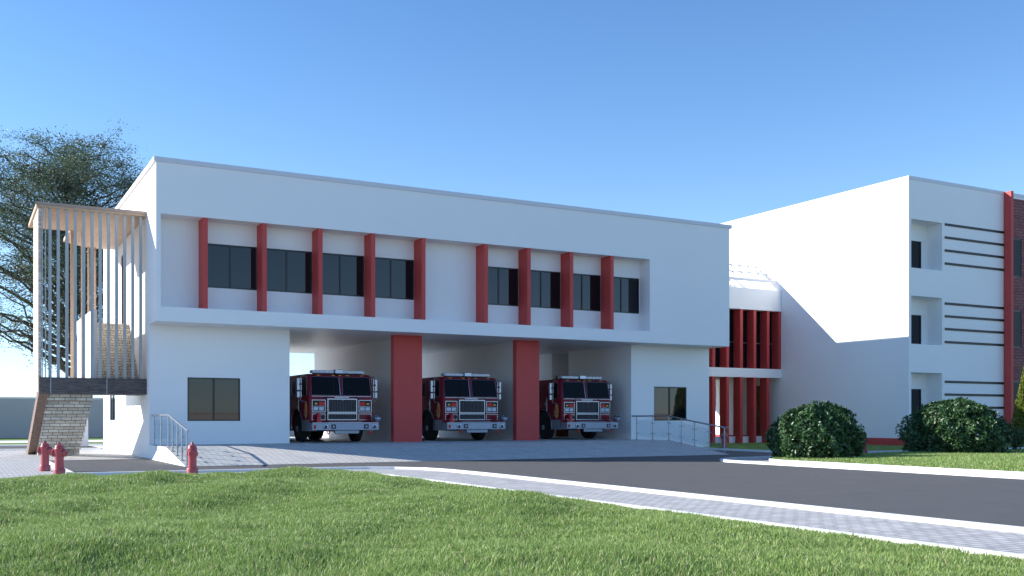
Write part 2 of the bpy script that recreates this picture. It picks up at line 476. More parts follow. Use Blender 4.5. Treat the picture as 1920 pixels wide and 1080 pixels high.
# near pavement along the road, left courtyard
KY = 26.55
near_walk = [(-40, KY), (2.35, KY), (9.2, 26.35)] + [(9.9, 26.2), (10.5, 25.75), (11.0, 25.0), (11.2, 24.0), (11.28, 22.0), (11.3, -30), (-40, -30)]
sheet('near_pavement', near_walk, 0.012, M['paver'])
sheet('courtyard_pavement', [(-40, KY), (2.36, KY), (2.44, 36.55), (5.80, 36.55), (5.80, 49.2), (-40, 49.2)], 0.012, M['paver'])
sheet('rear_apron', [(5.9, 49.22), (30.5, 49.22), (30.5, 56.9), (5.9, 56.9)], 0.012, mat("pale_concrete", (0.82, 0.80, 0.77), 0.8, noise=0.08, nscale=0.8))  # added paving, kept this pale to bounce sunlight into the bays
sheet('bay_floor', [(10.75, 36.62), (26.14, 36.62), (26.14, 49.18), (10.75, 49.18)], 0.494, mat("bay_concrete", (0.80, 0.79, 0.77), 0.5, noise=0.12, nscale=1.2))
kb = MB()
kerb_strip(kb, [(2.42, 26.72), (9.2, 26.45), (9.9, 26.28), (10.55, 25.83), (11.08, 25.05), (11.28, 24.0), (11.35, 22.0), (11.37, -30)], 0.12, -0.02, 0.075)
kerb_strip(kb, [(2.40, 34.2), (2.40, 26.80)], 0.17, -0.02, 0.09)
tag(kb.build('kerb', M['kerb']), kind='structure')
kb = MB()
kerb_strip(kb, [(-40, 49.3), (1.2, 49.3), (5.7, 49.3)], 0.2, -0.02, 0.07)
tag(kb.build('courtyard_kerb', M['kerb']), kind='structure')
kb = MB()
kerb_strip(kb, [(8.4, 24.45), (8.8, 23.9), (9.02, 23.2), (9.10, 22.0), (9.12, 18), (9.15, 12), (9.15, -30)], 0.10, -0.02, 0.06)
tag(kb.build('lawn_edging', M['kerb']), kind='structure')
# planted island on the right
ISL_O = [(21.6, -30), (21.6, 24.5), (21.68, 25.1), (21.95, 25.65), (22.5, 26.15), (23.4, 26.55), (25.2, 26.75), (30, 27.1), (60, 28.3)]
ISL_I = [(22.55, -30), (22.55, 23.4), (22.65, 24.0), (23.0, 24.5), (23.6, 24.85), (24.6, 25.05), (30, 25.5), (60, 26.7)]
sheet('island_pavement', ISL_O + [(60, -30)], 0.045, M['paver'], 0.05)
kb = MB(); kerb_strip(kb, ISL_O, 0.13, -0.02, 0.075)
tag(kb.build('island_outer_kerb', M['kerb']), kind='structure')
kb = MB(); kerb_strip(kb, ISL_I, 0.12, 0.0, 0.11)
tag(kb.build('island_inner_kerb', M['kerb']), kind='structure')
# lawn against the office building
LAW = [(31.3, 45), (31.2, 37.6), (29.85, 36.4), (29.6, 35.0), (29.5, 31.6), (30.2, 30.2), (32.3, 28.95), (36, 28.7), (60, 29.9), (60, 45)]
kb = MB(); kerb_strip(kb, LAW[1:9], 0.16, -0.02, 0.085)
tag(kb.build('far_kerb', M['kerb']), kind='structure')
sheet('far_lawn', [(31.3, 45), (31.3, 37.6), (29.95, 36.4), (29.7, 35.0), (29.6, 31.6), (30.3, 30.25), (32.35, 29.05), (36, 28.8), (60, 30.0), (60, 45)], 0.05, M['farturf'])
kb = MB(); kb.box(33.4, 34.9, 34.7, 35.3, 0.0, 0.13)
tag(kb.build('lawn_step', M['kerb']), kind='structure')

# raised bay floor and ramp
RT, RB = 33.5, 30.35
mb = MB()
prof = [(49.2, -0.02), (49.2, 0.49), (RT, 0.49), (RB, 0.006), (RB, -0.02)]
v = []
for (yy, zz) in prof:
    v.append((5.815, yy, zz))
for (yy, zz) in prof:
    xr = 26.0 if yy > RT - 0.1 else 26.35
    v.append((xr, yy, zz))
mb.add(v, [(1, 2, 7, 6), (2, 3, 8, 7), (3, 4, 9, 8), (0, 1, 6, 5)])
tag(mb.build('ramp', M['paverwarm']), kind='structure')
mb = MB()
mb.add([(p[0] - (0.004 if i < 5 else -0.004), p[1], p[2] - 0.002) for i, p in enumerate(v)], [(0, 4, 3, 2, 1), (5, 6, 7, 8, 9)])
tag(mb.build('ramp_side', M['white']), kind='structure')

# ------------------------------------------------------------------ fire station
ZS = 4.672
X0, X1 = 5.81, 30.65
YB, YW, YBACK, YL, YE = 35.30, 36.055, 36.5, 36.6, 49.2
ZT = 10.017
st = thing('fire_station', 'white two storey fire station with three open bays, a long window band and red fins', 'fire station', (18.2, 42, 0))
FINX = [7.353, 9.388, 11.424, 13.448, 15.485, 18.172, 20.118, 22.145, 24.165]
FW = 0.157
WZ0, WZ1 = 5.993, 7.541
UPW = [(7.510, 9.388), (9.545, 11.424), (11.581, 13.448), (13.605, 15.485), (18.329, 20.118), (20.275, 22.145), (22.302, 24.165), (24.322, 26.184)]
fill = [(X0, X1, YB, YE, ZS, ZT),                               # upper storey
        (X0, 10.743, YL, YE, 0, ZS), (26.15, 30.56, YL, YE, 0, ZS),   # ground floor blocks
        (15.45, 15.70, YL + 0.3, 48.4, 0.3, ZS), (20.75, 21.0, YL + 0.3, 48.4, 0.3, ZS)]
carve = [(5.964, 26.21, YB, YW, 5.168, 8.285)]
carve += [(a, b, YW, YW + 0.12, WZ0, WZ1) for a, b in UPW]
carve += [(7.084, 8.929, YL, YL + 0.10, 1.315, 2.854), (27.409, 29.243, YL, YL + 0.10, 1.311, 2.841)]
carve += [(26.15, 27.9, 41.84, 43.43, 0.49, ZS)]
carve += [(X0, X0 + 0.08, 45.27, 46.97, 1.33, 3.2), (X0, X0 + 0.08, 42.20, 43.23, 5.10, 7.95)]
shell(fill, carve).build('wall', M['white'], st)
mb = MB(); mb.box(X0 + 0.01, X1 - 0.01, YB + 0.01, YE - 0.01, ZS - 0.006, ZS - 0.003)
mb.build('soffit', M['soffit'], st)
mb = MB(); mb.box(X0 - 0.07, X1 + 0.12, YB - 0.045, YE + 0.05, ZT, ZT + 0.157)
mb.build('roof_cornice', M['cornice'], st)
for fx in FINX:
    mb = MB(); mb.box(fx, fx + FW, YB + 0.006, YW - 0.001, 5.169, 8.284)
    mb.build('fin', M['red'], st)


def window_y(parent, y, x0, x1, z0, z1, mull=(), t=0.05, depth=0.07, mt=0.06, transom=()):
    """window lying in a plane y = const, seen from -y"""
    mb = MB()
    mb.box(x0, x0 + t, y, y + depth, z0, z1); mb.box(x1 - t, x1, y, y + depth, z0, z1)
    mb.box(x0 + t, x1 - t, y, y + depth, z0, z0 + t); mb.box(x0 + t, x1 - t, y, y + depth, z1 - t, z1)
    for mx in mull:
        mb.box(mx - mt / 2, mx + mt / 2, y, y + depth, z0 + t, z1 - t)
    w = mb.build('window', M['frame'], parent)
    gb = MB(); gb.box(x0 + t * 0.5, x1 - t * 0.5, y + depth * 0.45, y + depth * 0.6, z0 + t * 0.5, z1 - t * 0.5)
    gb.build('pane', M['glass'], w)
    return w


for a, b in UPW:
    window_y(st, YW + 0.012, a + 0.002, b - 0.002, WZ0 + 0.002, WZ1 - 0.002, [(a + b) / 2])
window_y(st, YL + 0.012, 7.086, 8.927, 1.317, 2.852, [8.0], t=0.045)
window_y(st, YL + 0.012, 27.411, 29.241, 1.313, 2.839, [28.29], t=0.045)
mb = MB()
for yy in (45.30, 46.05, 46.88):
    mb.box(X0 + 0.012, X0 + 0.07, yy - 0.03 if yy > 45.4 else yy - 0.03, yy + 0.03, 1.33, 3.2)
w = mb.build('window', M['frame'], st)
gb = MB(); gb.box(X0 + 0.03, X0 + 0.05, 45.32, 46.90, 1.33, 3.2); gb.build('pane', M['glass'], w)
# red piers at the bay mouths
for a, b in ((14.87, 16.07), (20.33, 21.43)):
    mb = MB(); mb.box(a, b, YL, YL + 0.299, 0.48, ZS - 0.012)
    mb.build('column', M['red'], st)
# stair door and bay door
mb = MB()
mb.box(X0 - 0.03, X0 + 0.07, 42.20, 42.30, 5.10, 7.95); mb.box(X0 - 0.03, X0 + 0.07, 43.13, 43.23, 5.10, 7.95); mb.box(X0 - 0.03, X0 + 0.07, 42.30, 43.13, 7.86, 7.95)
d = mb.build('door', M['brown'], st)
mb = MB(); mb.box(X0 + 0.02, X0 + 0.06, 42.30, 43.13, 5.10, 7.86); mb.build('door_leaf', M['brown'], d)
mb = MB(); mb.box(26.40, 27.60, 43.38, 43.428, 0.492, 3.55)
d = mb.build('door', M['brown'], st)
mb = MB(); mb.tube([(27.4, 43.36, 1.5), (27.4, 43.30, 1.5), (27.25, 43.30, 1.5)], 0.015); mb.build('handle', M['steel'], d)

# ------------------------------------------------------------------ external stair
YC = 37.20
es = thing('external_staircase', 'slatted stair tower with tan canopy and dark slate landing beside the fire station', 'staircase', (4.1, 40, 0))
mb = MB()
mb.prism([(2.30, YC), (5.805, YC), (5.805, 45.25), (4.75, 45.25), (3.72, 44.2), (3.72, 41.5), (2.30, 41.5)], 'z', 8.50, 8.64)
mb.build('canopy', M['tanwood'], es)
mb = MB(); mb.box(2.28, 5.805, YC - 0.03, YC - 0.001, 8.56, 8.665)
mb.build('canopy_fascia', mat("canopy_edge", (0.35, 0.27, 0.22), 0.5, noise=0.1, nscale=3), es)
mb = MB(); mb.prism([(37.28, 2.30), (37.28, 8.497), (39.7, 8.497), (39.7, 2.3)], 'x', 2.36, 2.46)
mb.build('side_wall', M['travertine'], es)
# landing edge in dark slate
mb = MB(); mb.box(2.42, 5.80, 37.165, 39.0, 2.24, 2.79)
b = mb.build('landing', M['darkstone'], es)
mb = MB()
for gx in (2.735, 4.50):
    mb = MB(); mb.box(gx - 0.012, gx + 0.012, 37.155, 37.164, 2.24, 2.79); mb.build('joint', M['slat'], b)
mb = MB(); mb.box(2.37, 2.42, 37.16, 38.3, 2.24, 2.79)
mb.build('landing_end', M['brownstone'], es)
# slats
for u_x in (2.484, 2.579):
    mb = MB(); mb.box(u_x - 0.016, u_x + 0.016, 37.24, 37.28, 2.79, 8.50)
    mb.build('slat', M['slat'], es)
for sx in (2.728, 2.984, 3.253, 3.513, 3.779, 4.046, 4.311, 4.575, 4.837, 5.105, 5.369, 5.634):
    mb = MB(); mb.box(sx - 0.046, sx + 0.046, 37.30, 37.42, 2.79, 8.50)
    mb.build('slat', M['slat'], es)
# lower flight: stepped tiled underside and stringer
poly = []
for k in range(10):
    y = 42.2 - 0.49 * k
    poly += [(y + 0.05, 0.224 * k), (y + 0.05, 0.224 * k + 0.022), (y, 0.224 * k + 0.022), (y, 0.224 * (k + 1) - 0.002)]
poly += [(37.32, 2.24)]
poly = poly + [(38.4, 2.78)]
for k in range(9, -1, -1):
    poly += [(42.2 - 0.49 * k + 0.9, 0.224 * k + 0.35)] if k else [(43.1, 0.0)]
mb = MB(); mb.prism(poly, 'x', 2.66, 4.12)
mb.build('lower_flight', M['greytile'], es)
mb = MB(); mb.prism([(43.2, 0.0), (37.22, 2.235), (38.3, 2.235), (44.6, 0.0)], 'x', 2.37, 2.655)
mb.build('stringer', M['brownstone'], es)
# upper flight with tiled risers
poly = [(39.0, 2.30), (39.0, 2.79)]
N = 11
for k in range(N):
    poly += [(39.0 + 0.225 * k, 2.79 + 0.207 * (k + 1) - 0.015), (39.0 + 0.225 * (k + 1), 2.79 + 0.207 * (k + 1) - 0.015)]
poly += [(45.2, 2.79 + 0.207 * N - 0.015), (45.2, 4.7), (41.6, 4.7)]
mb = MB(); mb.prism(poly, 'x', 4.31, 5.803)
mb.build('upper_flight', M['steptile'], es)
mb = MB(); mb.prism([(38.2, 2.79), (38.2, 5.24), (46.0, 5.27), (46.0, 4.75), (43.2, 4.75), (43.2, 2.79)], 'x', 4.15, 4.305)
mb.build('parapet', M['white'], es)
POSTS = ((3.80, 41.4, 0.13), (4.15, 41.4, 0.10), (4.74, 45.0, 0.07), (4.99, 45.0, 0.07))
for px, py, w in POSTS:
    mb = MB(); mb.box(px - w / 2, px + w / 2, py - 0.03, py + 0.03, 4.75 if py > 42 else 2.79, 8.498)
    mb.build('post', M['tanwood'], es)
mb = MB(); mb.box(5.05, 5.80, 55.2, 55.9, 0, 5.3); 
tag(mb.build('rear_pillar', M['white']), 'white square pillar standing behind the slatted stair tower', 'pillar')

# ------------------------------------------------------------------ office building on the right
XR, YR = 39.65, 32.94
ob = thing('office_building', 'white three storey office block with black bars, balcony recesses and a purple brick end', 'office building', (52, 42, 0))
RECZ = [(8.605, 10.932), (4.972, 7.270), (1.336, 3.610)]
fill = [(XR, 66, YR, 52, 0, 12.80)]
carve = [(39.827, 42.026, YR, 33.83, a, b) for a, b in RECZ]
carve += [(40.05, 41.63, 33.83, 33.93, a + 0.02, a + 1.52) for a, b in RECZ]
carve += [(46.69, 66, YR, YR + 0.03, 0, 12.7)]
shell(fill, carve).build('wall', M['white'], ob)
mb = MB(); mb.box(XR - 0.025, 66.02, YR - 0.025, 52.02, 12.80, 12.965)
mb.build('roof_cornice', M['cornice'], ob)
mb = MB(); mb.box(XR - 0.02, XR - 0.001, YR - 0.02, 52, 0, 0.45); mb.box(XR, 46.69, YR - 0.02, YR - 0.001, 0, 0.45)
mb.build('plinth', M['red'], ob)
for a, b in RECZ:
    window_y(ob, 33.84, 40.052, 41.628, a + 0.022, a + 1.518, [40.85], t=0.05)
for cz in (10.88, 10.243, 9.61, 8.972, 7.02, 6.40, 5.775, 5.14, 3.20, 2.575, 1.95, 1.32):
    mb = MB(); mb.box(42.21, 46.688, YR - 0.03, YR - 0.001, cz - 0.058, cz + 0.058)
    mb.build('bar', M['black'], ob)
mb = MB(); mb.box(46.69, 46.88, YR - 0.42, YR + 0.02, 0, 12.93)
mb.build('pilaster', M['red'], ob)
bw = [(47.42, 48.14), (50.2, 51.6), (54, 55.4)]
WZ = [(8.70, 10.66), (5.06, 6.97), (1.45, 3.32)]
shell([(46.881, 66, YR + 0.002, YR + 0.028, 0, 12.70)], [(a, b, YR + 0.002, YR + 0.028, c, d) for a, b in bw for c, d in WZ]).build('brick_face', M['brick'], ob)
for a, b in bw:
    for c, d in WZ:
        mb = MB(); mb.box(a, b, YR + 0.0285, YR + 0.0295, c, d)
        w = mb.build('window', M['frame'], ob)
        g = MB(); g.box(a + 0.05, b - 0.06, YR + 0.020, YR + 0.028, c + 0.05, d - 0.06); g.build('pane', M['darkpane'], w)

# ------------------------------------------------------------------ connecting building with red fins
cb = thing('connecting_building', 'low white link building with tall red fins between the fire station and the office block', 'link building', (35, 43, 0))
CY = 41.41
shell([(30.56, XR - 0.003, CY, CY + 0.30, 3.624, 4.107), (30.56, XR - 0.003, CY - 0.02, CY + 0.25, 7.274, 8.43),
       (30.56, XR - 0.003, CY + 0.25, 49, 7.274, 7.5), (30.56, XR - 0.003, CY + 0.30, 49, 3.70, 4.0),
       (30.56, 38.9, 46.0, 46.3, 0.02, 3.70)]).build('wall', M['white'], cb)
mb = MB(); mb.box(30.6, XR - 0.01, CY + 0.03, 49, 3.690, 3.697); mb.build('ceiling', M['cream'], cb)
mb = MB(); mb.box(30.6, 38.88, 45.985, 45.995, 0.03, 3.68); mb.build('back_wall', M['cream'], cb)
FX = [30.98, 31.94, 32.90, 33.86, 34.81, 35.76, 36.715, 37.66, 38.61, 39.455]
for i, fx in enumerate(FX):
    mb = MB(); mb.box(fx, fx + 0.185, CY + 0.004, CY + 0.52, 4.109, 7.272)
    mb.build('fin', M['darkred'], cb)
    if i < 9:
        mb = MB(); mb.box(fx, fx + 0.185, CY + 0.004, CY + 0.55, 0.0, 3.622)
        mb.build('fin', M['darkred'], cb)
        if fx + 0.19 < 39:
            mb = MB(); mb.box(fx + 0.19, min(FX[i + 1] - 0.005, XR - 0.01), CY + 0.40, CY + 0.54, 0.0, 0.44)
            mb.build('kerb_wall', M['white'], cb)
mb = MB()
for fx in FX:
    mb.box(fx + 0.02, fx + 0.08, CY + 0.53, CY + 0.60, 4.109, 7.272)
mb.box(30.6, XR - 0.01, CY + 0.52, CY + 0.525, 5.50, 5.54)
w = mb.build('window', M['steel'], cb)
g = MB(); g.box(30.6, XR - 0.01, CY + 0.56, CY + 0.58, 4.109, 7.272); g.build('pane', M['glass'], w)
mb = MB(); mb.box(XR - 0.06, XR - 0.002, 42.55, 43.9, 0.44, 3.25); mb.build('cladding_panel', M['cladding'], cb)
for nx, z0, z1 in ((36.4, 1.75, 2.75), (36.4, 2.80, 3.5), (38.0, 2.1, 3.4)):
    mb = MB(); mb.box(nx, nx + 0.9, 45.955, 45.984, z0, z1); mb.build('notice_board', M['white'], cb)


def glass_canopy(name, label, x0, x1, y0, z0, y1, z1, nx, ny):
    t = thing(name, label, 'glass canopy', (x0, y0, z0), 'glazed canopies over the link roof')
    mb = MB()
    def P(x, s, h=0): 
        return (x, y0 + (y1 - y0) * s, z0 + (z1 - z0) * s + h)
    def bar(a, b, w):
        a, b = Vector(a), Vector(b); d = (b - a).normalized(); 
        side = d.cross(Vector((0, 0, 1))).normalized() * w; upv = side.cross(d).normalized() * 0.03
        v = [a - side - upv, a + side - upv, a + side + upv, a - side + upv, b - side - upv, b + side - upv, b + side + upv, b - side + upv]
        mb.add(v, [(0, 1, 2, 3), (7, 6, 5, 4), (0, 4, 5, 1), (1, 5, 6, 2), (2, 6, 7, 3), (3, 7, 4, 0)])
    for i in range(nx + 1):
        x = x0 + (x1 - x0) * i / nx
        bar(P(x, 0), P(x, 1), 0.035)
    for j in range(ny + 1):
        bar(P(x0, j / ny, 0.004), P(x1, j / ny, 0.004), 0.045)
    mb.build('frame', M['kerb'], t)
    mb = MB(); mb.box(x0, x1, y0 - 0.05, y0 + 0.03, z0 - 0.12, z0 - 0.03); mb.build('gutter', M['cornice'], t)
    g = MB()
    v = [P(x0, 0.01, -0.012), P(x1, 0.01, -0.012), P(x1, 0.99, -0.012), P(x0, 0.99, -0.012)]
    g.add(v + [(p[0], p[1], p[2] + 0.012) for p in v], [(3, 2, 1, 0), (4, 5, 6, 7), (0, 1, 5, 4), (1, 2, 6, 5), (2, 3, 7, 6), (3, 0, 4, 7)])
    g.build('pane', M['clearglass'], t)
    for px in (x0 + 1.0, x0 + (x1 - x0) * 0.59):
        m = MB(); m.box(px - 0.04, px + 0.04, y0 - 0.02, y0 + 0.02, 7.5, z0 - 0.121); m.build('post', M['kerb'], t)
    return t


glass_canopy('glass_canopy', 'large white framed glazed canopy sloping above the link building parapet', 31.0, 39.60, 41.76, 8.98, 43.43, 10.0, 14, 2)
glass_canopy('glass_canopy', 'smaller white framed canopy tucked underneath the large glazed canopy', 31.0, 38.9, 44.2, 9.0, 45.6, 9.9, 10, 2)

# ------------------------------------------------------------------ boundary walls
w = thing('boundary_wall', 'long grey boundary wall behind the lawn left of the stair tower', 'wall', (0, 78, 0))
mb = MB(); mb.box(-70, 62, 78.0, 78.25, 0, 2.78); mb.build('wall_panel', M['wallshade'], w)
mb = MB(); mb.box(-70, 62, 77.95, 78.30, 2.78, 2.90); mb.build('coping', M['kerb'], w)
w = thing('garden_wall', 'low tan wall reflected in the ground floor windows', 'wall', (20, -44, 0))
mb = MB(); mb.box(-80, 140, -44.3, -44.0, -0.03, 2.0); mb.build('wall_panel', M['walltan'], w)
mb = MB(); mb.box(-80, 140, -44.35, -43.95, 2.0, 2.1); mb.build('coping', M['walltan'], w)


# ------------------------------------------------------------------ ramp railings
def railing(label, posts, cat='railing'):
    """posts: list of (x, y, z_floor)"""
    t = thing('ramp_railing', label, cat, posts[0], 'steel and glass railings beside the ramp')
    H = 1.0
    dirs = []
    for i in range(len(posts)):
        a = Vector(posts[max(i - 1, 0)]); b = Vector(posts[min(i + 1, len(posts) - 1)])
        dirs.append((b - a).normalized())
    for i, p in enumerate(posts):
        mb = MB()
        mb.tube([(p[0], p[1], p[2]), (p[0], p[1], p[2] + H)], 0.026, 10)
        mb.lathe([(0.065, 0), (0.065, 0.012), (0.03, 0.02)], p, 'z', 12)
        po = mb.build('post', M['steel'], t)
        d = dirs[i]
        for s in (-1, 1):
            if (i == 0 and s < 0) or (i == len(posts) - 1 and s > 0): continue
            for hz in (0.28, 0.72):
                c = Vector((p[0], p[1], p[2] + hz)); e = c + d * (0.09 * s)
                br = MB(); br.tube([c, e], 0.011, 6); br.tube([e - Vector((0.022, 0, 0)), e + Vector((0.022, 0, 0))], 0.02, 8)
                br.build('glass_clamp', M['steel'], po)
    top = [(p[0], p[1], p[2] + H + 0.02) for p in posts]
    d0 = (Vector(top[0]) - Vector(top[1])).normalized(); d1 = (Vector(top[-1]) - Vector(top[-2])).normalized(); d1.z = 0
    top = [tuple(Vector(top[0]) + d0 * 0.35)] + top + [tuple(Vector(top[-1]) + d1 * 0.18)]
    mb = MB(); mb.tube(top, 0.030, 10); mb.build('handrail', M['steel'], t)
    for a, b in zip(posts[:-1], posts[1:]):
        A, B = Vector(a), Vector(b); d = (B - A); L = d.length; d.normalize()
        p0 = A + d * 0.075; p1 = B - d * 0.075
        g = MB(); tx = 0.005
        v = []
        for q, z in ((p0, 0.14), (p1, 0.14), (p1, 0.86), (p0, 0.86)):
            v.append((q.x - tx, q.y, q.z + z))
        v += [(x + 2 * tx, y, z) for x, y, z in v]
        g.add(v, [(0, 3, 2, 1), (4, 5, 6, 7), (0, 1, 5, 4), (1, 2, 6, 5), (2, 3, 7, 6), (3, 0, 4, 7)])
        g.build('glass_panel', M['railglass'], t)
    return t


def rz(y):
    return 0.49 if y >= RT else 0.006 + (y - RB) / (RT - RB) * 0.484


ys = [36.2, 34.85, 33.52, 32.78, 32.03, 31.29, 30.55]
railing('steel and glass railing down the left edge of the ramp, nearest the stair tower', [(5.90, y, rz(y)) for y in ys])
ysr = [35.86, 34.66, 33.50, 32.75, 32.0, 31.25, 30.5]
xsr = [25.91, 25.88, 25.84, 25.90, 25.98, 26.10, 26.24]
railing('steel and glass railing down the right edge of the ramp below the square window', [(x, y, rz(y)) for x, y in zip(xsr, ysr)])


# ------------------------------------------------------------------ hydrants
def hydrant(label, loc, rot, s=1.0, outlets=(90, -90)):
    t = thing('fire_hydrant', label, 'fire hydrant', (0, 0, 0), 'red fire hydrants around the forecourt')
    m = M['hydrant']
    mb = MB(); mb.lathe([(0.145, 0), (0.145, 0.150), (0.138, 0.165), (0.115, 0.170)], (0, 0, 0), 'z', 24); mb.build('base', m, t)
    mb = MB(); mb.lathe([(0.108, 0.168), (0.106, 0.42), (0.112, 0.62), (0.122, 0.64), (0.122, 0.665), (0.112, 0.675), (0.108, 0.70), (0.098, 0.735), (0.092, 0.755), (0.05, 0.765)], (0, 0, 0), 'z', 24)
    mb.build('barrel', m, t)
    mb = MB(); mb.lathe([(0.045, 0.765), (0.040, 0.80), (0.030, 0.815), (0.028, 0.835), (0.01, 0.84)], (0, 0, 0), 'z', 6, smooth=False); mb.build('cap_nut', m, t)
    for a in outlets:
        big = abs(a) < 1 or a == 180
        r = 0.082 if not big else 0.10
        mb = MB(); mb.lathe([(r, 0.06), (r * 0.95, 0.125), (r * 1.16, 0.13), (r * 1.16, 0.165), (r * 1.0, 0.175), (r * 0.4, 0.182)], (0, 0, 0), 'x', 18)
        mb.lathe([(0.026, 0.175), (0.024, 0.205)], (0, 0, 0), 'x', 6, smooth=False)
        rot_m = Matrix.Rotation(R(a - 90), 4, 'Z')
        mb.v = [tuple(rot_m @ Vector(p) + Vector((0, 0, 0.56 if not big else 0.54))) for p in mb.v]
        mb.build('outlet', m, t)
    t.location = loc; t.rotation_euler = (0, 0, rot); t.scale = (s, s, s)
    return t


# angle of outlet: 90 is local +x, -90 local -x, 0 local -y (towards the viewer when rot = -yaw)
hydrant('red fire hydrant on the pavers, set behind its neighbour at the left edge', (2.02, 29.3, 0.012), -YAW, 0.97, (90, -90))
hydrant('red fire hydrant on the kerb corner, nearer of the two beside the stair tower', (2.16, 26.75, 0.02), -YAW, 0.97, (90, -90))
hydrant('red fire hydrant at the foot of the left railing, edge of the front lawn', (5.10, 25.75, 0.01), -YAW + R(28), 0.97, (0, 180))
hydrant('red fire hydrant on the kerb behind the right ramp railing by the red fins', (30.1, 35.0, 0.06), -YAW + R(20), 0.95, (90, -90, 0))
hydrant('red fire hydrant half hidden behind the left rounded bush', (30.75, 27.65, 0.03), -YAW, 0.97, (90, -90))


# ------------------------------------------------------------------ fire trucks
def ring_frame(mb, x0, x1, z0, z1, t, y0, y1):
    mb.box(x0, x0 + t, y0, y1, z0, z1); mb.box(x1 - t, x1, y0, y1, z0, z1)
    mb.box(x0 + t, x1 - t, y0, y1, z0, z0 + t); mb.box(x0 + t, x1 - t, y0, y1, z1 - t, z1)


def glyph(parent, text, size, mat_, M4, name):
    cu = bpy.data.curves.new("glyph", 'FONT'); cu.body = text; cu.size = size; cu.extrude = 0.002; cu.align_x = 'CENTER'
    tmp = bpy.data.objects.new("glyph", cu); COL.objects.link(tmp)
    dg = bpy.context.evaluated_depsgraph_get()
    me = bpy.data.meshes.new_from_object(tmp.evaluated_get(dg))
    bpy.data.objects.remove(tmp); bpy.data.curves.remove(cu)
    me.transform(M4); me.name = name
    me.materials.clear(); me.materials.append(mat_)
    o = bpy.data.objects.new(name, me); COL.objects.link(o); o.parent = parent
    return o


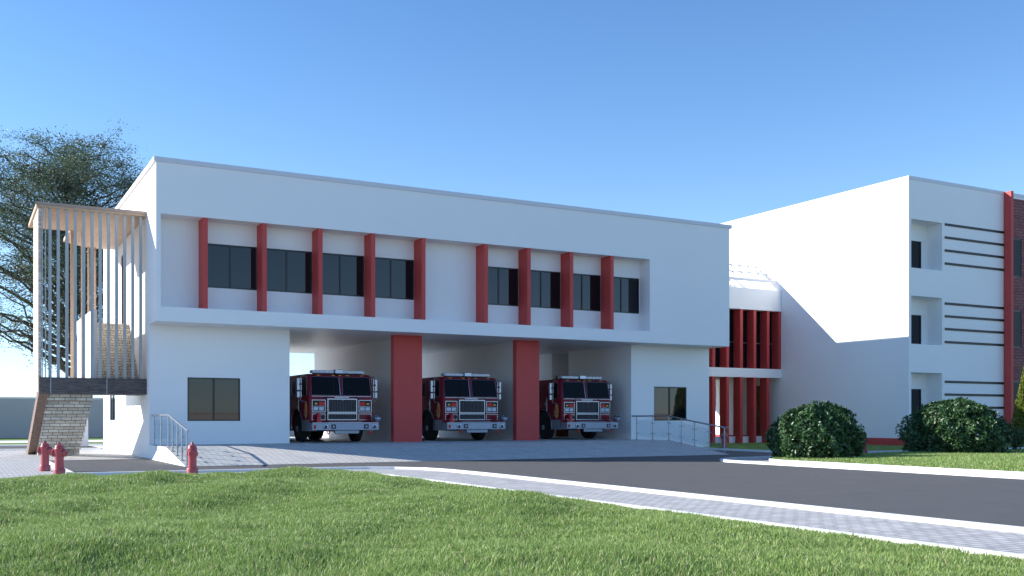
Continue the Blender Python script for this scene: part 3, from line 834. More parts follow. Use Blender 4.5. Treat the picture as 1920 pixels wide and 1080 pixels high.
def make_truck(label):
    t = thing('fire_truck', label, 'fire truck', (0, 0, 0), 'fire trucks parked nose out in the bays')
    W = 1.265
    # cab: side profile (y, z); wheel arch cut by profile
    arch = [(1.55 + 0.70 * math.cos(R(a)), 0.60 + 0.70 * math.sin(R(a))) for a in range(0, 181, 15)]
    prof = [(0.0, 0.60), (0.0, 1.66), (0.03, 1.76), (0.16, 2.50), (0.26, 2.585), (0.45, 2.61), (3.2, 2.61), (3.2, 0.50), (2.27, 0.50)] + arch + [(0.83, 0.50), (0.05, 0.50)]
    mb = MB()
    bm = bmesh.new()
    A = [bm.verts.new((-W, p[0], p[1])) for p in prof]; B = [bm.verts.new((W, p[0], p[1])) for p in prof]
    bm.faces.new(A); bm.faces.new(list(reversed(B)))
    for i in range(len(prof)):
        j = (i + 1) % len(prof)
        bm.faces.new((A[j], A[i], B[i], B[j]))
    bmesh.ops.recalc_face_normals(bm, faces=list(bm.faces))
    es_ = [e for e in bm.edges if abs(e.verts[0].co.x - e.verts[1].co.x) < 1e-4 and max(e.verts[0].co.y, e.verts[1].co.y) < 0.5 and min(e.verts[0].co.z, e.verts[1].co.z) > 0.55
           or (abs(e.verts[0].co.x - e.verts[1].co.x) < 1e-4 and min(e.verts[0].co.z, e.verts[1].co.z) > 2.4)]
    bmesh.ops.bevel(bm, geom=es_, offset=0.085, segments=4, affect='EDGES', profile=0.5)
    mb.bm(bm, smooth=True)
    cab = mb.build('cab', M['truckred'], t)
    # underbody and dark wheel wells
    mb = MB(); mb.box(-W + 0.35, W - 0.35, 0.15, 8.4, 0.42, 0.90); mb.box(-W + 0.06, W - 0.06, 0.86, 2.24, 0.95, 1.25)
    mb.build('chassis', M['rubber'], t)
    # rear body
    mb = MB(); mb.bbox(-W, W, 3.26, 5.6, 0.55, 2.58, 0.03); mb.bbox(-W, W, 7.0, 8.6, 0.55, 2.58, 0.03); mb.box(-W, W, 5.6, 7.0, 1.35, 2.55)
    body = mb.build('body', M['truckred'], t)
    for (a, b, z0, z1) in ((3.4, 4.4, 0.7, 2.3), (4.5, 5.5, 0.7, 2.3), (5.7, 6.9, 1.45, 2.3), (7.1, 8.4, 0.7, 2.3)):
        for s in (-1, 1):
            mb = MB()
            x = s * (W + 0.002)
            nz = int((z1 - z0) / 0.08)
            for k in range(nz):
                mb.box(min(x, x + s * 0.012), max(x, x + s * 0.012), a, b, z0 + k * 0.08, z0 + k * 0.08 + 0.07)
            mb.build('shutter', M['dullalu'], body)
    # windscreen halves follow the rake
    def wy(z): return 0.03 + (z - 1.76) / (2.50 - 1.76) * 0.13
    for s in (-1, 1):
        z0, z1 = 1.80, 2.49
        xi0, xi1, xo = 0.045, 0.075, 1.17
        v = []
        for x, z in ((xi0, z0), (xo + 0.02, z0), (xo - 0.02, z1), (xi1, z1)):
            v.append((s * x, wy(z) - 0.012, z))
        v += [(x, y + 0.03, z) for x, y, z in v]
        mb = MB(); mb.add(v, [(0, 1, 2, 3), (7, 6, 5, 4), (0, 4, 5, 1), (1, 5, 6, 2), (2, 6, 7, 3), (3, 7, 4, 0)])
        ws = mb.build('windscreen', M['truckglass'], t)
        mb = MB()
        q = [Vector(p) + Vector((0, -0.006, 0)) for p in v[:4]]
        mb.tube(q + [q[0]], 0.010, 6)
        mb.build('seal', M['chrome'], ws)
        mb = MB()
        mb.tube([(s * 0.62, wy(1.72) - 0.05, 1.70), (s * 0.30, wy(2.15) - 0.04, 2.15)], 0.008, 6); mb.tube([(s * 0.29, wy(2.38) - 0.02, 2.38), (s * 0.31, wy(1.92) - 0.02, 1.92)], 0.007, 6)
        mb.build('wiper', M['rubber'], t)
        mb = MB(); mb.box(s * 0.63 - 0.06, s * 0.63 + 0.06, -0.03, 0.02, 1.66, 1.73); mb.build('wiper_motor', M['rubber'], t)
    mb = MB(); mb.box(-W + 0.09, W - 0.09, -0.012, 0.012, 1.745, 1.765); mb.build('belt_trim', M['chrome'], t)
    # side glazing, doors
    for s in (-1, 1):
        for (a, b, z0, z1) in ((0.32, 0.95, 1.80, 2.44), (1.75, 2.25, 1.84, 2.40), (2.40, 2.95, 1.84, 2.40)):
            mb = MB(); x = s * (W + 0.004)
            mb.box(min(x, x - s * 0.02), max(x, x - s * 0.02), a, b, z0, z1)
            g = mb.build('side_window', M['truckglass'], t)
            mb = MB(); q = [(x, a, z0), (x, b, z0), (x, b, z1), (x, a, z1), (x, a, z0)]
            mb.tube(q, 0.010, 6); mb.build('trim', M['chrome'], g)
        mb = MB(); x = s * (W + 0.001)
        for (ya, yb) in ((0.22, 0.225), (1.08, 1.088), (2.32, 2.33)):
            mb.box(min(x, x + s * 0.002), max(x, x + s * 0.002), ya, yb, 1.30 if ya > 1 else 0.9, 2.52)
        mb.box(min(x, x + s * 0.002), max(x, x + s * 0.002), 0.225, 3.1, 1.72, 1.735)
        mb.build('door_seam', M['rubber'], t)
        mb = MB(); mb.tube([(s * (W + 0.06), 1.15, 1.20), (s * (W + 0.06), 1.15, 1.82)], 0.017, 8)
        mb.tube([(s * W, 1.15, 1.22), (s * (W + 0.06), 1.15, 1.22)], 0.014, 8); mb.tube([(s * W, 1.15, 1.80), (s * (W + 0.06), 1.15, 1.80)], 0.014, 8)
        mb.build('grab_rail', M['chrome'], t)
        # wheel arch trim
        mb = MB(); mb.tube([(s * (W + 0.006), 1.55 + 0.71 * math.cos(R(a)), 0.60 + 0.71 * math.sin(R(a))) for a in range(-8, 189, 7)], 0.018, 6)
        mb.build('arch_trim', M['chrome'], t)
        # step box in front of the wheel
        mb = MB(); x0, x1 = sorted((s * (W - 0.30), s * (W + 0.012)))
        mb.box(x0, x1, 0.10, 0.80, 0.52, 0.86); x0, x1 = sorted((s * (W - 0.30), s * (W + 0.03)))
        mb.box(x0, x1, 0.06, 0.84, 0.44, 0.515)
        mb.build('step', M['dullalu'], t)
        # mirrors
        mx = s * (W + 0.25)
        mb = MB()
        mb.bbox(mx - 0.10, mx + 0.10, 0.42, 0.54, 1.97, 2.45, 0.02)
        mb.bbox(mx - 0.10, mx + 0.10, 0.42, 0.54, 1.70, 1.945, 0.02)
        mi = mb.build('mirror', M['chrome'], t)
        mb = MB()
        mb.tube([(s * (W - 0.02), 0.32, 2.50), (mx - s * 0.10, 0.36, 2.53), (mx - s * 0.03, 0.39, 2.47), (mx - s * 0.03, 0.395, 1.68), (mx - s * 0.04, 0.40, 1.58), (s * (W + 0.02), 0.36, 1.55)], 0.017, 8)
        mb.build('mirror_arm', M['chrome'], mi)
        mb = MB(); mb.box(mx - s * 0.03 - 0.03, mx - s * 0.03 + 0.03, 0.365, 0.42, 2.18, 2.24); mb.build('clamp', M['rubber'], mi)
        # emblem on the side: gold cartouche with red inlay
        mb = MB(); x = s * (W + 0.003); pts = []
        for k in range(28):
            a = 2 * math.pi * k / 28
            rr = 1 + 0.16 * math.cos(4 * a) ** 2 * (1 if k % 2 == 0 else 0.6)
            pts.append((0.42 + 0.135 * math.sin(a) * rr, 1.24 + 0.30 * math.cos(a) * rr))
        mb.prism(pts, 'x', min(x, x + s * 0.008), max(x, x + s * 0.008))
        em = mb.build('emblem', M['gold'], t)
        mb = MB(); xx = s * (W + 0.012)
        for cz, r1, r2 in ((1.24, 0.075, 0.055), (1.37, 0.055, 0.035), (1.11, 0.055, 0.035)):
            q = [(xx, 0.42 + r1 * math.sin(2 * math.pi * k / 12), cz + r1 * 1.15 * math.cos(2 * math.pi * k / 12)) for k in range(13)]
            mb.tube(q, 0.010, 5)
        for a in (45, 135):
            mb.tube([(xx, 0.42 - 0.10 * math.cos(R(a)), 1.24 - 0.17 * math.sin(R(a))), (xx, 0.42 + 0.10 * math.cos(R(a)), 1.24 + 0.17 * math.sin(R(a)))], 0.008, 5)
        mb.build('emblem_inlay', M['hosered'], em)
        # unit number on the door
        rot_ = Matrix.Rotation(R(90), 4, 'X')
        if s < 0:
            M4 = Matrix.Translation((-W - 0.005, 1.36, 1.46)) @ Matrix.Rotation(R(-90), 4, 'Z') @ rot_
        else:
            M4 = Matrix.Translation((W + 0.005, 1.36, 1.46)) @ Matrix.Rotation(R(90), 4, 'Z') @ rot_
        glyph(t, "8", 0.24, M['lamp'], M4, 'door_number')
        mb = MB(); x0, x1 = sorted((s * (W + 0.001), s * (W + 0.006)))
        mb.box(x0, x1, 0.60, 0.66, 1.02, 1.10); mb.box(x0, x1, 0.60, 0.66, 1.16, 1.24); mb.build('marker_plate', M['dullalu'], t)
        # wheels: front single, rear dual
        for wy_ in (1.55, 6.3):
            cx = s * (W - 0.16)
            mb = MB(); w_ = 0.155 if wy_ < 3 else 0.27
            if wy_ > 3: cx = s * (W - 0.30)
            mb.lathe([(0.30, -w_), (0.46, -w_), (0.505, -w_ * 0.86), (0.52, -w_ * 0.6), (0.52, w_ * 0.6), (0.505, w_ * 0.86), (0.46, w_), (0.30, w_)], (cx, wy_, 0.52), 'x', 40)
            wh = mb.build('wheel', M['tyre'], t)
            mb = MB(); e = s * w_
            mb.lathe([(0.295, e * 0.2), (0.295, e * 0.98), (0.265, e * 1.0), (0.24, e * 0.55), (0.13, e * 0.55), (0.11, e * 1.15), (0.05, e * 1.2)], (cx, wy_, 0.52), 'x', 28)
            for k in range(10):
                a = 2 * math.pi * k / 10
                mb.lathe([(0.016, e * 0.55), (0.016, e * 0.72)], (cx, wy_ + 0.18 * math.sin(a), 0.52 + 0.18 * math.cos(a)), 'x', 6)
            mb.build('rim', M['dullalu'], wh)
    # grille
    mb = MB(); mb.box(-0.545, 0.545, -0.018, -0.004, 1.17, 1.63); mb.box(-0.545, 0.545, -0.018, -0.004, 0.89, 1.08)
    gr = mb.build('grille', M['rubber'], t)
    mb = MB()
    ring_frame(mb, -0.59, 0.59, 1.125, 1.67, 0.042, -0.075, -0.003)
    ring_frame(mb, -0.59, 0.59, 0.85, 1.115, 0.036, -0.075, -0.003)
    mb.build('grille_surround', M['chrome'], gr)
    mb = MB()
    for k in range(17):
        x = -0.50 + k * 0.0625
        mb.box(x - 0.008, x + 0.008, -0.045, -0.019, 1.176, 1.619); mb.box(x - 0.008, x + 0.008, -0.045, -0.019, 0.888, 1.072)
    mb.build('grille_bar', M['grillebar'], gr)
    mb = MB(); mb.bbox(-0.29, 0.29, -0.03, 0.0, 1.690, 1.735, 0.008); mb.build('brow_badge', M['chrome'], t)
    mb = MB(); mb.box(-0.02, 0.02, -0.085, -0.076, 1.60, 1.65); mb.build('grille_crest', M['chrome'], gr)
    # headlight clusters
    for s in (-1, 1):
        a, b = sorted((s * 0.655, s * 1.185))
        mb = MB(); ring_frame(mb, a, b, 1.15, 1.62, 0.026, -0.055, -0.002)
        mb.box(a + 0.05, b - 0.05, -0.05, -0.013, 1.368, 1.382)
        h = mb.build('headlight', M['chrome'], t)
        mb = MB(); mb.box(a + 0.027, b - 0.027, -0.012, -0.002, 1.177, 1.593); mb.build('bezel_plate', M['rubber'], h)
        mb = MB()
        for cxx in (a + 0.155, b - 0.155):
            mb.bbox(cxx - 0.10, cxx + 0.10, -0.055, -0.012, 1.20, 1.355, 0.03, 3)
        mb.build('lens', M['lamp'], h)
        c1, c2 = (a + 0.16, b - 0.15) if s < 0 else (b - 0.15, a + 0.16)
        mb = MB(); mb.box(c2 - 0.11, c2 + 0.11, -0.055, -0.012, 1.40, 1.545); mb.build('red_lens', M['redlens'], h)
        mb = MB(); mb.box(c1 - 0.09, c1 + 0.09, -0.05, -0.012, 1.41, 1.535); lam = mb.build('indicator', M['rubber'], h)
        mb = MB(); ring_frame(mb, a, b, 0.85, 1.10, 0.022, -0.045, -0.002); fl = mb.build('lower_panel', M['chrome'], t)
        mb = MB(); mb.box(a + 0.03, b - 0.03, -0.02, -0.003, 0.88, 1.07); mb.build('reflector', M['redlens'] if False else M['truckred'], fl)
        am = MB()
        for (da, db) in ((-0.05, 0.05),):
            am.box(c1 + da, c1 + db, -0.054, -0.051, 1.44, 1.50)
        am.build('amber_lens', M['amber'], h)
    # bumper
    mb = MB(); mb.bbox(-1.31, 1.31, -0.50, -0.42, 0.475, 0.745, 0.012)
    mb.box(-1.30, -1.22, -0.42, 0.0, 0.48, 0.74); mb.box(1.22, 1.30, -0.42, 0.0, 0.48, 0.74)
    bu = mb.build('bumper', M['dullalu'], t)
    mb = MB(); mb.box(-1.30, 1.30, -0.49, -0.005, 0.748, 0.765); mb.bbox(-0.66, 0.66, -0.49, -0.1, 0.765, 0.79, 0.008); mb.build('tread_deck', M['chrome'], bu)
    for x in (-0.80, 1.13):
        mb = MB(); mb.lathe([(0.085, 0.0), (0.085, -0.025), (0.055, -0.03)], (x, -0.50, 0.61), 'y', 18); mb.build('fog_lamp_bezel', M['chrome'], bu)
        mb = MB(); mb.lathe([(0.052, -0.03), (0.05, -0.036)], (x, -0.50, 0.61), 'y', 16); mb.build('fog_lamp', M['rubber'], bu)
    for x in (-0.49, 0.80):
        mb = MB(); mb.box(x - 0.09, x + 0.09, -0.512, -0.501, 0.53, 0.69); mb.build('speaker_housing', M['rubber'], bu)
        mb = MB(); mb.lathe([(0.06, -0.012), (0.055, -0.02)], (x, -0.501, 0.61), 'y', 4, smooth=False); mb.build('speaker_grille', M['dullalu'], bu)
    mb = MB(); mb.box(-1.25, -1.17, -0.513, -0.501, 0.53, 0.67); mb.build('side_marker', M['redlens'], bu)
    mb = MB(); mb.bbox(-0.40, 0.55, -0.40, -0.28, 0.345, 0.472, 0.01); mb.build('tow_plate', M['dullalu'], t)
    mb = MB()
    for x in (-0.66, 1.02):
        mb.tube([(x - 0.04, -0.38, 0.48), (x - 0.045, -0.38, 0.38), (x, -0.38, 0.33), (x + 0.045, -0.38, 0.38), (x + 0.04, -0.38, 0.48)], 0.026, 8)
    mb.build('tow_hook', M['hosered'], t)
    # front intake: red elbow and black cap
    mb = MB(); mb.tube([(-0.98, -0.25, 0.765), (-0.98, -0.25, 0.93), (-0.96, -0.20, 1.03), (-0.95, -0.05, 1.06)], [0.085, 0.075, 0.07, 0.06], 14)
    mb.lathe([(0.10, 0), (0.10, 0.04), (0.08, 0.05)], (-0.98, -0.25, 0.765), 'z', 16)
    ip = mb.build('intake_pipe', M['hosered'], t)
    mb = MB(); mb.lathe([(0.085, 0.0), (0.09, -0.10), (0.075, -0.12), (0.045, -0.125)], (-0.80, -0.05, 0.97), 'y', 18); mb.build('intake_cap', M['rubber'], t)
    mb = MB(); mb.tube([(-0.80 + 0.085 * math.cos(2 * math.pi * k / 16), -0.165, 0.97 + 0.085 * math.sin(2 * math.pi * k / 16)) for k in range(17)], 0.012, 6); mb.build('cap_ring', M['chrome'], t)
    # siren on the bumper end
    mb = MB(); mb.lathe([(0.06, 0.16), (0.10, 0.10), (0.105, 0.0)], (1.24, -0.46, 0.925), 'y', 20); mb.box(1.17, 1.31, -0.44, -0.34, 0.766, 0.86)
    si = mb.build('siren', M['hosered'], t)
    mb = MB(); mb.lathe([(0.135, 0.0), (0.14, -0.05), (0.125, -0.075), (0.10, -0.06), (0.085, -0.085), (0.05, -0.07), (0.03, -0.10), (0.005, -0.10)], (1.24, -0.46, 0.925), 'y', 26)
    mb.build('siren_grille', M['chrome'], si)
    # light bar and roof markers
    mb = MB(); mb.box(-0.95, 0.95, 0.40, 0.68, 2.612, 2.640)
    lb = mb.build('light_bar', M['rubber'], t)
    for a, b in ((-1.04, -0.165), (0.165, 1.04)):
        mb = MB()
        mb.bbox(a, b, 0.37, 0.71, 2.640, 2.755, 0.02)
        mb.build('light_bar_lens', M['lamp'], lb)
    for x in (-0.92, -0.74, -0.555, -0.37, 0.37, 0.555, 0.74, 0.92):
        mb = MB(); mb.box(x - 0.012, x + 0.012, 0.362, 0.7, 2.65, 2.745); mb.build('lens_divider', M['chrome'], lb)
    mb = MB(); mb.bbox(-0.155, 0.155, 0.30, 0.66, 2.632, 2.79, 0.015); be = mb.build('beacon', M['chrome'], lb)
    mb = MB(); mb.bbox(-0.14, 0.14, 0.22, 0.42, 2.585, 2.631, 0.01); mb.build('beacon_base', M['rubber'], lb)
    mb = MB()
    for x in (-0.86, -0.28, 0.0, 0.28, 0.86):
        mb.bbox(x - 0.055, x + 0.055, 0.165 if x else 0.19, 0.24, 2.535, 2.565, 0.006)
    mb.build('marker_lamp', M['amber'], t)
    return t


def copy_tree(o, parent=None):
    c = o.copy(); COL.objects.link(c)
    if parent: c.parent = parent
    for ch in list(o.children): copy_tree(ch, c)
    return c


trk = make_truck('red fire truck in the bay beside the left window block, sky visible behind its roof')
for i, (tx, lab) in enumerate(((12.79, None), (18.29, 'red fire truck in the middle bay between the two red columns'),
                               (23.87, 'red fire truck in the right hand bay beside the wall with the railing'))):
    o = trk if i == 0 else copy_tree(trk)
    if lab: o["label"] = lab
    o.location = (tx, 36.70, 0.49)


# ------------------------------------------------------------------ vegetation
def mesh_quads(name, P, N, U, L, Wd, m, parent=None, fold=0.0):
    """leaf quads: centre P, axis U (length L), across direction from N x U"""
    n = len(P)
    U = U / np.linalg.norm(U, axis=1, keepdims=True)
    S = np.cross(N, U); S /= (np.linalg.norm(S, axis=1, keepdims=True) + 1e-9)
    NN = np.cross(U, S)
    L = L[:, None]; Wd = Wd[:, None]
    a = P - U * L * 0.5; c = P + U * L * 0.5
    b = P - U * L * 0.05 + S * Wd * 0.5 + NN * Wd * fold; d = P - U * L * 0.05 - S * Wd * 0.5 + NN * Wd * fold
    V = np.stack([a, b, c, d], axis=1).reshape(-1, 3)
    me = bpy.data.meshes.new(name)
    me.vertices.add(4 * n); me.vertices.foreach_set("co", V.astype(np.float32).ravel())
    if fold:
        T = np.arange(n)[:, None] * 4 + np.array([[0, 1, 2, 0, 2, 3]])
        me.loops.add(6 * n); me.loops.foreach_set("vertex_index", T.astype(np.int32).ravel())
        me.polygons.add(2 * n); me.polygons.foreach_set("loop_start", np.arange(0, 6 * n, 3, dtype=np.int32)); me.polygons.foreach_set("loop_total", np.full(2 * n, 3, np.int32))
    else:
        me.loops.add(4 * n); me.loops.foreach_set("vertex_index", np.arange(4 * n, dtype=np.int32))
        me.polygons.add(n); me.polygons.foreach_set("loop_start", np.arange(0, 4 * n, 4, dtype=np.int32)); me.polygons.foreach_set("loop_total", np.full(n, 4, np.int32))
    me.materials.append(m); me.update(calc_edges=True)
    o = bpy.data.objects.new(name, me); COL.objects.link(o)
    if parent: o.parent = parent
    return o


def rand_unit(n):
    v = rng.normal(size=(n, 3)); return v / np.linalg.norm(v, axis=1, keepdims=True)


def bush(label, loc, rx, h, n, leaf, seed):
    t = thing('rounded_bush', label, 'bush', loc, 'rounded bushes on the island')
    az = rng.random(n) * 6.2832
    tt = rng.random(n); cap = rng.random(n) < 0.30
    tt[cap] = 1 - 0.25 * rng.random(cap.sum()) ** 1.6
    pr = np.where(tt > 0.32, np.sqrt(np.clip(1 - ((tt - 0.32) / 0.68) ** 2, 0, 1)), 0.90 + 0.10 * tt / 0.32)
    lump = 1 + 0.06 * np.sin(3 * az + seed) + 0.06 * np.sin(6 * az + 2 * seed + 5 * tt) + 0.055 * np.sin(11 * tt + 4 * az) + 0.05 * np.sin(13 * az + 9 * tt) + 0.04 * np.sin(21 * az - 17 * tt)
    dep = rng.random(n) ** 2.0
    rad = (1 - 0.40 * dep) * lump
    k = rng.random(n) < 0.04; rad[k] *= 1.05
    # radial fill for the cap so the top is closed
    rf = np.where(cap, np.sqrt(rng.random(n)), 1.0)
    d = np.stack([np.cos(az) * pr, np.sin(az) * pr, np.clip((tt - 0.30) * 1.4, -0.3, 1)], axis=1)
    prc = np.where(cap, rf * 0.75, pr)
    tz = np.where(cap, 0.32 + 0.68 * np.sqrt(np.clip(1 - prc ** 2, 0, 1)) - 0.12 * dep, tt)
    P = np.stack([np.cos(az) * prc * rad * rx, np.sin(az) * prc * rad * rx, tz * h * (0.95 + 0.5 * (lump - 1))], axis=1)
    P[:, 2] = np.maximum(P[:, 2], 0.03)
    nrm = d + 0.75 * rng.normal(size=(n, 3)); U = rng.normal(size=(n, 3)) * 0.8 + d * 0.5 + np.array([0, 0, 0.25])
    L = leaf * (0.7 + 0.6 * rng.random(n)); Wd = L * (0.45 + 0.2 * rng.random(n))
    mesh_quads('foliage', P, nrm, U, L, Wd, M['bushleaf'], t, fold=0.18)
    mb = MB()
    r2 = random.Random(seed)
    for i in range(16):
        a = r2.random() * 6.283; q = r2.uniform(0.3, 0.85)
        e = Vector((math.cos(a) * rx * q, math.sin(a) * rx * q, h * r2.uniform(0.45, 0.8)))
        mb.tube([(0.1 * math.cos(a), 0.1 * math.sin(a), 0.0), e * 0.5 + Vector((0, 0, 0.1)), e], [0.035, 0.022, 0.008], 6)
    mb.v = [tuple(Vector(p) + Vector(loc)) for p in mb.v]
    mb.build('stem', M['bark'], t)
    return t


bush('dark green rounded bush at the tip of the island, nearer the ramp', (24.65, 24.2, 0.06), 1.45, 1.80, 17000, 0.135, 3)
bush('wider dark green rounded bush in front of the black barred office wall', (32.5, 24.85, 0.06), 1.80, 2.02, 22000, 0.135, 8)


def cypress(label, loc, h, r, n):
    t = thing('cypress_tree', label, 'cypress', loc)
    zz = rng.random(n) ** 0.8
    prof = np.where(zz < 0.12, 0.55 + zz / 0.12 * 0.45, (1 - (zz - 0.12) / 0.88) ** 0.75)
    az = rng.random(n) * 6.2832
    lump = 1 + 0.22 * np.sin(5 * az + 9 * zz) * np.sin(14 * zz + 2 * az)
    rr = r * prof * lump * np.sqrt(0.25 + 0.75 * rng.random(n))
    P = np.stack([rr * np.cos(az), rr * np.sin(az), 0.25 + zz * (h - 0.25)], axis=1)
    U = np.stack([0.35 * np.cos(az), 0.35 * np.sin(az), np.ones(n)], axis=1) + 0.35 * rng.normal(size=(n, 3))
    L = 0.11 * (0.7 + 0.6 * rng.random(n))
    mesh_quads('foliage', P, rand_unit(n), U, L, L * 0.4, M['cypress'], t, fold=0.1)
    mb = MB(); mb.tube([(loc[0], loc[1], loc[2]), (loc[0], loc[1], loc[2] + h * 0.8)], [0.06, 0.015], 8); mb.build('trunk', M['bark'], t)
    return t


cypress('yellow green cypress in front of the purple brick wall at the right edge', (37.75, 25.55, 0.1), 3.75, 0.66, 15000)

# sprawling low plant beside the cypress
t = thing('leafy_shrub', 'small dark leafy shrub on the grass beside the red pilaster', 'shrub', (36.55, 25.3, 0.1))
mb = MB(); PP = []; rs = random.Random(5)
for i in range(22):
    a = rs.random() * 6.28; rr = rs.uniform(0.1, 0.45); hh = rs.uniform(0.35, 0.95)
    e = Vector((36.55 + math.cos(a) * rr, 25.3 + math.sin(a) * rr, 0.1 + hh))
    mb.tube([(36.55, 25.3, 0.1), ((36.55 + e.x) / 2, (25.3 + e.y) / 2, 0.1 + hh * 0.6), e], [0.012, 0.008, 0.004], 5)
    for k in range(26):
        q = rs.uniform(0.35, 1.0)
        PP.append([(e.x - 36.55) * q + rs.uniform(-.09, .09), (e.y - 25.3) * q + rs.uniform(-.09, .09), hh * q + rs.uniform(-.08, .08)])
mb.build('stem', M['bark'], t)
PP = np.array(PP); n = len(PP)
mesh_quads('foliage', PP, rand_unit(n), rand_unit(n), np.full(n, 0.10), np.full(n, 0.055), M['bushleaf'], t, fold=0.15)


def big_tree(label, loc, cc, rad, nclus, per, seed):
    """crown made of leafy sprays carried by limbs; cc = crown centre, rad = crown radii (world)"""
    t = thing('broad_tree', label, 'tree', loc)
    rs = random.Random(seed)
    lim = MB(); tb = MB()
    base = Vector(loc)
    c = Vector(cc)
    trunk = [base, base + Vector((0.10, 0, 2.0)), base + Vector((-0.05, 0.1, 4.2)), Vector((c.x * 0.5 + base.x * 0.5, c.y, 7.0)), Vector((c.x * 0.6 + base.x * 0.4, c.y, c.z + 0.5)), Vector((c.x, c.y, c.z + rad[2] * 0.55))]
    tr = [0.42, 0.34, 0.30, 0.24, 0.17, 0.06]
    tb.tube(trunk, tr, 10); tb.build('trunk', M['bark'], t)
    def on_trunk(z):
        for a, b, ra, rb in zip(trunk[:-1], trunk[1:], tr[:-1], tr[1:]):
            if a.z <= z <= b.z:
                q = (z - a.z) / (b.z - a.z); return a.lerp(b, q), ra + (rb - ra) * q
        return trunk[-1], tr[-1]
    def wob(a, b, r0, r1, k, n=6, mb=lim, sag=0.0, sides=6):
        pts = []; rr = []
        for i in range(n + 1):
            q = i / n; p = a.lerp(b, q); w = math.sin(math.pi * q) * k
            p = p + Vector((rs.uniform(-1, 1), rs.uniform(-1, 1), rs.uniform(-1, 1))) * w + Vector((0, 0, sag * math.sin(math.pi * q)))
            pts.append(p); rr.append(r0 + (r1 - r0) * q)
        mb.tube(pts, rr, sides, cap=False)
        return pts
    P = []
    ga = 2.39996
    for i in range(nclus):
        # sprays spread over the outer part of an ellipsoid, fewer underneath
        zf = 1 - 1.72 * (i + 0.5) / nclus + rs.uniform(-0.08, 0.08)
        zf = max(-0.95, min(0.97, zf)); rr_ = math.sqrt(max(0, 1 - zf * zf)); a = i * ga + rs.uniform(-0.3, 0.3)
        f = rs.uniform(0.78, 0.96) if i % 4 else rs.uniform(0.35, 0.65)
        e = c + Vector((math.cos(a) * rr_ * rad[0] * f, math.sin(a) * rr_ * rad[1] * f, zf * rad[2] * f))
        zb = max(3.2, min(trunk[-1].z - 0.6, e.z - (2.2 + 2.2 * rr_) * rs.uniform(0.5, 0.9)))
        b0, r0 = on_trunk(zb)
        pts = wob(b0, e, r0 * 0.42, 0.025, 0.30, 7, sag=0.5 * (1 if zf > -0.2 else -0.2))
        low = zf < -0.15
        for j in range(9):
            s0 = pts[rs.randint(3, 7)]
            dv = Vector((rs.gauss(0, 1), rs.gauss(0, 1), rs.gauss(0.15, 0.55))).normalized()
            L = rs.uniform(0.9, 1.9)
            en = s0 + dv * L
            tw = wob(s0, en, 0.028, 0.007, 0.10, 4, sides=4)
            m = int(per * (0.40 if low else (1.55 if zf > 0.1 else 1.1)) * rs.uniform(0.5, 1.4) / 9)
            q = rng.random(m) ** 0.7
            tw = np.array([list(p) for p in tw]); idx = np.minimum((q * 4).astype(int), 3); fr = (q * 4 - idx)[:, None]
            pp = tw[idx] * (1 - fr) + tw[idx + 1] * fr
            P.append(pp + rng.normal(size=(m, 3)) * np.array([0.34, 0.34, 0.20]))
    lim.build('limb', M['bark'], t)
    P = np.concatenate(P) - np.array(loc); n = len(P)
    nr = rng.normal(size=(n, 3)) + np.array([0, 0, 0.8]); U = rng.normal(size=(n, 3)) * np.array([1, 1, 0.5])
    L = 0.125 * (0.6 + 0.7 * rng.random(n))
    mesh_quads('crown', P, nr, U, L, L * 0.42, M['treeleaf'], t)
    return t


big_tree('tall spreading feathery tree behind the slatted stair tower', (5.9, 60.0, 0.04), (5.1, 60.0, 10.3), (6.5, 5.6, 6.9), 110, 1150, 21)


# ------------------------------------------------------------------ front lawn: mounded turf and grass blades
def lawn_h(x, y):
    h = 0.055 * np.sin(0.9 * x + 0.55 * y + 0.6) + 0.050 * np.sin(-0.62 * x + 1.25 * y + 1.9) + 0.052 * np.sin(1.9 * x + 0.35 * y) * np.sin(1.6 * y - 0.5 * x + 0.8) + 0.020 * np.sin(3.1 * x - 2.3 * y + 2)
    e = np.minimum.reduce([(9.03 - x) / 1.8, (24.75 - y) / 2.6, np.ones_like(x) * 1.0])
    e = np.clip(e, 0, 1); e = e * e * (3 - 2 * e)
    h = np.where(h < -0.06, -0.06 + (h + 0.06) * 0.25, h)
    return 0.02 + e * (0.135 + h)


gx = np.arange(-12, 9.05, 0.22); gy = np.arange(-2.0, 24.81, 0.22)
gx[-1] = 9.04
XX, YY = np.meshgrid(gx, gy, indexing='ij')
ZZ = lawn_h(XX, YY)
mb = MB()
nv = len(gy)
mb.v = [(float(a), float(b), float(c)) for a, b, c in zip(XX.ravel(), YY.ravel(), ZZ.ravel())]
def inside_corner(x, y):
    return not (x > 8.0 and y > 23.6 and (x - 8.0) ** 2 + (y - 23.6) ** 2 > 1.15 ** 2)
for i in range(len(gx) - 1):
    for j in range(nv - 1):
        if inside_corner(gx[i + 1], gy[j + 1]):
            mb.f.append((i * nv + j, (i + 1) * nv + j, (i + 1) * nv + j + 1, i * nv + j + 1)); mb.sm.append(True)
tag(mb.build('lawn_ground', M['soil']), kind='structure')


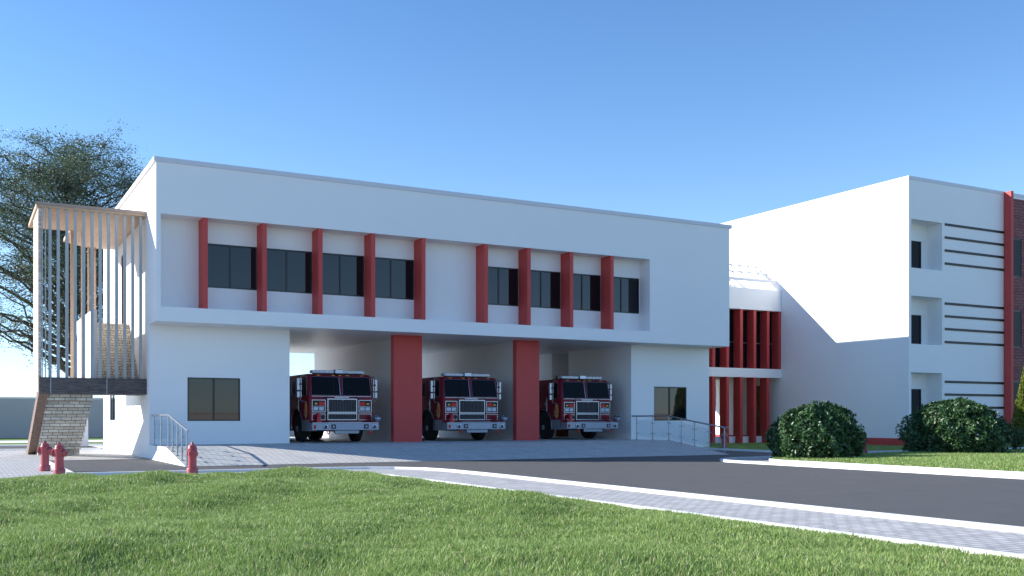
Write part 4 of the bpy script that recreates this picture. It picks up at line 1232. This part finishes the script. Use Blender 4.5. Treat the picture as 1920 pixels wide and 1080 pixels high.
def blades(name, X, Y, Z, length, width, m):
    n = len(X)
    az = rng.random(n) * 6.2832
    lean = 0.15 + 0.55 * rng.random(n)
    dx, dy = np.cos(az), np.sin(az); sx, sy = -dy, dx
    # face the blades at random; three levels
    wa = rng.random(n) * 6.2832; sx, sy = np.cos(wa), np.sin(wa)
    V = np.zeros((n, 5, 3), np.float32)
    for k, (hh, ll, ww) in enumerate(((0, 0, 1.0), (0.55, 0.35, 0.75))):
        cx = X + dx * length * ll * lean; cy = Y + dy * length * ll * lean; cz = Z + length * hh
        V[:, 2 * k, 0] = cx - sx * width * ww / 2; V[:, 2 * k, 1] = cy - sy * width * ww / 2; V[:, 2 * k, 2] = cz
        V[:, 2 * k + 1, 0] = cx + sx * width * ww / 2; V[:, 2 * k + 1, 1] = cy + sy * width * ww / 2; V[:, 2 * k + 1, 2] = cz
    V[:, 4, 0] = X + dx * length * lean; V[:, 4, 1] = Y + dy * length * lean; V[:, 4, 2] = Z + length * (1.0 - 0.25 * lean)
    base = np.arange(n, dtype=np.int32)[:, None] * 5
    T = (base + np.array([[0, 1, 3, 0, 3, 2, 2, 3, 4]], np.int32)).ravel()
    me = bpy.data.meshes.new(name)
    me.vertices.add(5 * n); me.vertices.foreach_set("co", V.ravel())
    me.loops.add(9 * n); me.loops.foreach_set("vertex_index", T)
    me.polygons.add(3 * n); me.polygons.foreach_set("loop_start", np.arange(0, 9 * n, 3, dtype=np.int32)); me.polygons.foreach_set("loop_total", np.full(3 * n, 3, np.int32))
    me.polygons.foreach_set("use_smooth", np.ones(3 * n, bool))
    me.materials.append(m); me.update(calc_edges=True)
    o = bpy.data.objects.new(name, me); COL.objects.link(o)
    return tag(o, kind='stuff', cat='grass')


def scatter(n, x0, x1, y0, y1):
    return rng.uniform(x0, x1, n), rng.uniform(y0, y1, n)


bx, by = [], []
for n, ya, yb in ((300000, 4.5, 11), (300000, 11, 17.5), (190000, 17.5, 24.72)):
    x, y = scatter(n * 2, -2.6, 9.02, ya, yb)
    k = (x > 0.03 * y - 2.2) & (x < 1.5 * y + 1.0)
    k &= ~((x > 8.0) & (y > 23.6) & ((x - 8.0) ** 2 + (y - 23.6) ** 2 > 1.1 ** 2))
    # tufts: modulate density
    dn = 0.60 + 0.40 * np.sin(5.1 * x + 2.3 * y) * np.sin(4.3 * y - 3.7 * x) + 0.15 * np.sin(13.1 * x - 7.3 * y) * np.sin(11.3 * y + 6.7 * x)
    k &= rng.random(len(x)) < dn
    bx.append(x[k][:n]); by.append(y[k][:n])
bx = np.concatenate(bx); by = np.concatenate(by)
dist = np.hypot(bx, by)
clump = np.sin(4.7 * bx + 1.3 * by) * np.sin(3.9 * by - 2.2 * bx + 0.7) + 0.7 * np.sin(9.3 * bx - 5.1 * by) * np.sin(8.1 * by + 6.3 * bx)
ln = (0.036 + 0.046 * rng.random(len(bx)) ** 1.6) * (1 + 0.22 * np.sin(1.7 * bx + 0.9) * np.sin(2.1 * by) + 0.26 * clump)
ln = np.maximum(ln, 0.018)
lng = rng.random(len(bx)) < 0.012; ln[lng] *= 1.5
tag(blades('lawn_grass', bx, by, lawn_h(bx, by) - 0.004, ln, 0.0048 + 0.00032 * dist, M['grass']), 'mown green grass covering the mounded front lawn')

# island grass and lawn by the offices
def island_h(x, y):
    return 0.07 + 0.06 * np.clip((x - 22.6) / 2.0, 0, 1) + 0.02 * np.sin(0.9 * x) * np.sin(1.1 * y)
gx = np.arange(22.6, 58, 0.6); gy = np.arange(-6, 26.6, 0.4)
mb = MB(); nv = len(gy)
XX, YY = np.meshgrid(gx, gy, indexing='ij')
def isl_top(x):
    return np.interp(x, [p[0] for p in ISL_I[1:]], [p[1] for p in ISL_I[1:]])
YY = np.minimum(YY, (isl_top(XX) - 0.07)); YY = YY
ZZ = island_h(XX, YY)
mb.v = [(float(a), float(b), float(c)) for a, b, c in zip(XX.ravel(), YY.ravel(), ZZ.ravel())]
for i in range(len(gx) - 1):
    for j in range(nv - 1):
        if len({mb.v[q] for q in (i * nv + j, i * nv + j + 1)}) == 2 and len({mb.v[q] for q in ((i + 1) * nv + j, (i + 1) * nv + j + 1)}) == 2:
            mb.f.append((i * nv + j, (i + 1) * nv + j, (i + 1) * nv + j + 1, i * nv + j + 1)); mb.sm.append(True)
tag(mb.build('island_lawn', M['soil']), kind='structure')
x, y = scatter(210000, 22.62, 48, 13, 26.6)
k = (y < isl_top(x) - 0.08) & (x < 1.55 * y + 2)
x, y = x[k], y[k]
tag(blades('island_grass', x, y, island_h(x, y) - 0.004, 0.05 + 0.05 * rng.random(len(x)), np.full(len(x), 0.020), M['grass']), 'short green grass under the bushes on the island')
x, y = scatter(90000, 29.7, 50, 29, 41.3)
k = ~((x > XR - 0.05) & (y > YR - 0.05)) & (y > np.interp(x, [29.6, 30.3, 32.4, 36, 60], [31.6, 30.3, 29.1, 28.85, 30.05])) & ~((x < 31.4) & (y > 36.3))
x, y = x[k], y[k]
tag(blades('verge_grass', x, y, np.full(len(x), 0.046), 0.05 + 0.05 * rng.random(len(x)), np.full(len(x), 0.024), M['grass']), 'short grass strip at the foot of the office and link buildings')
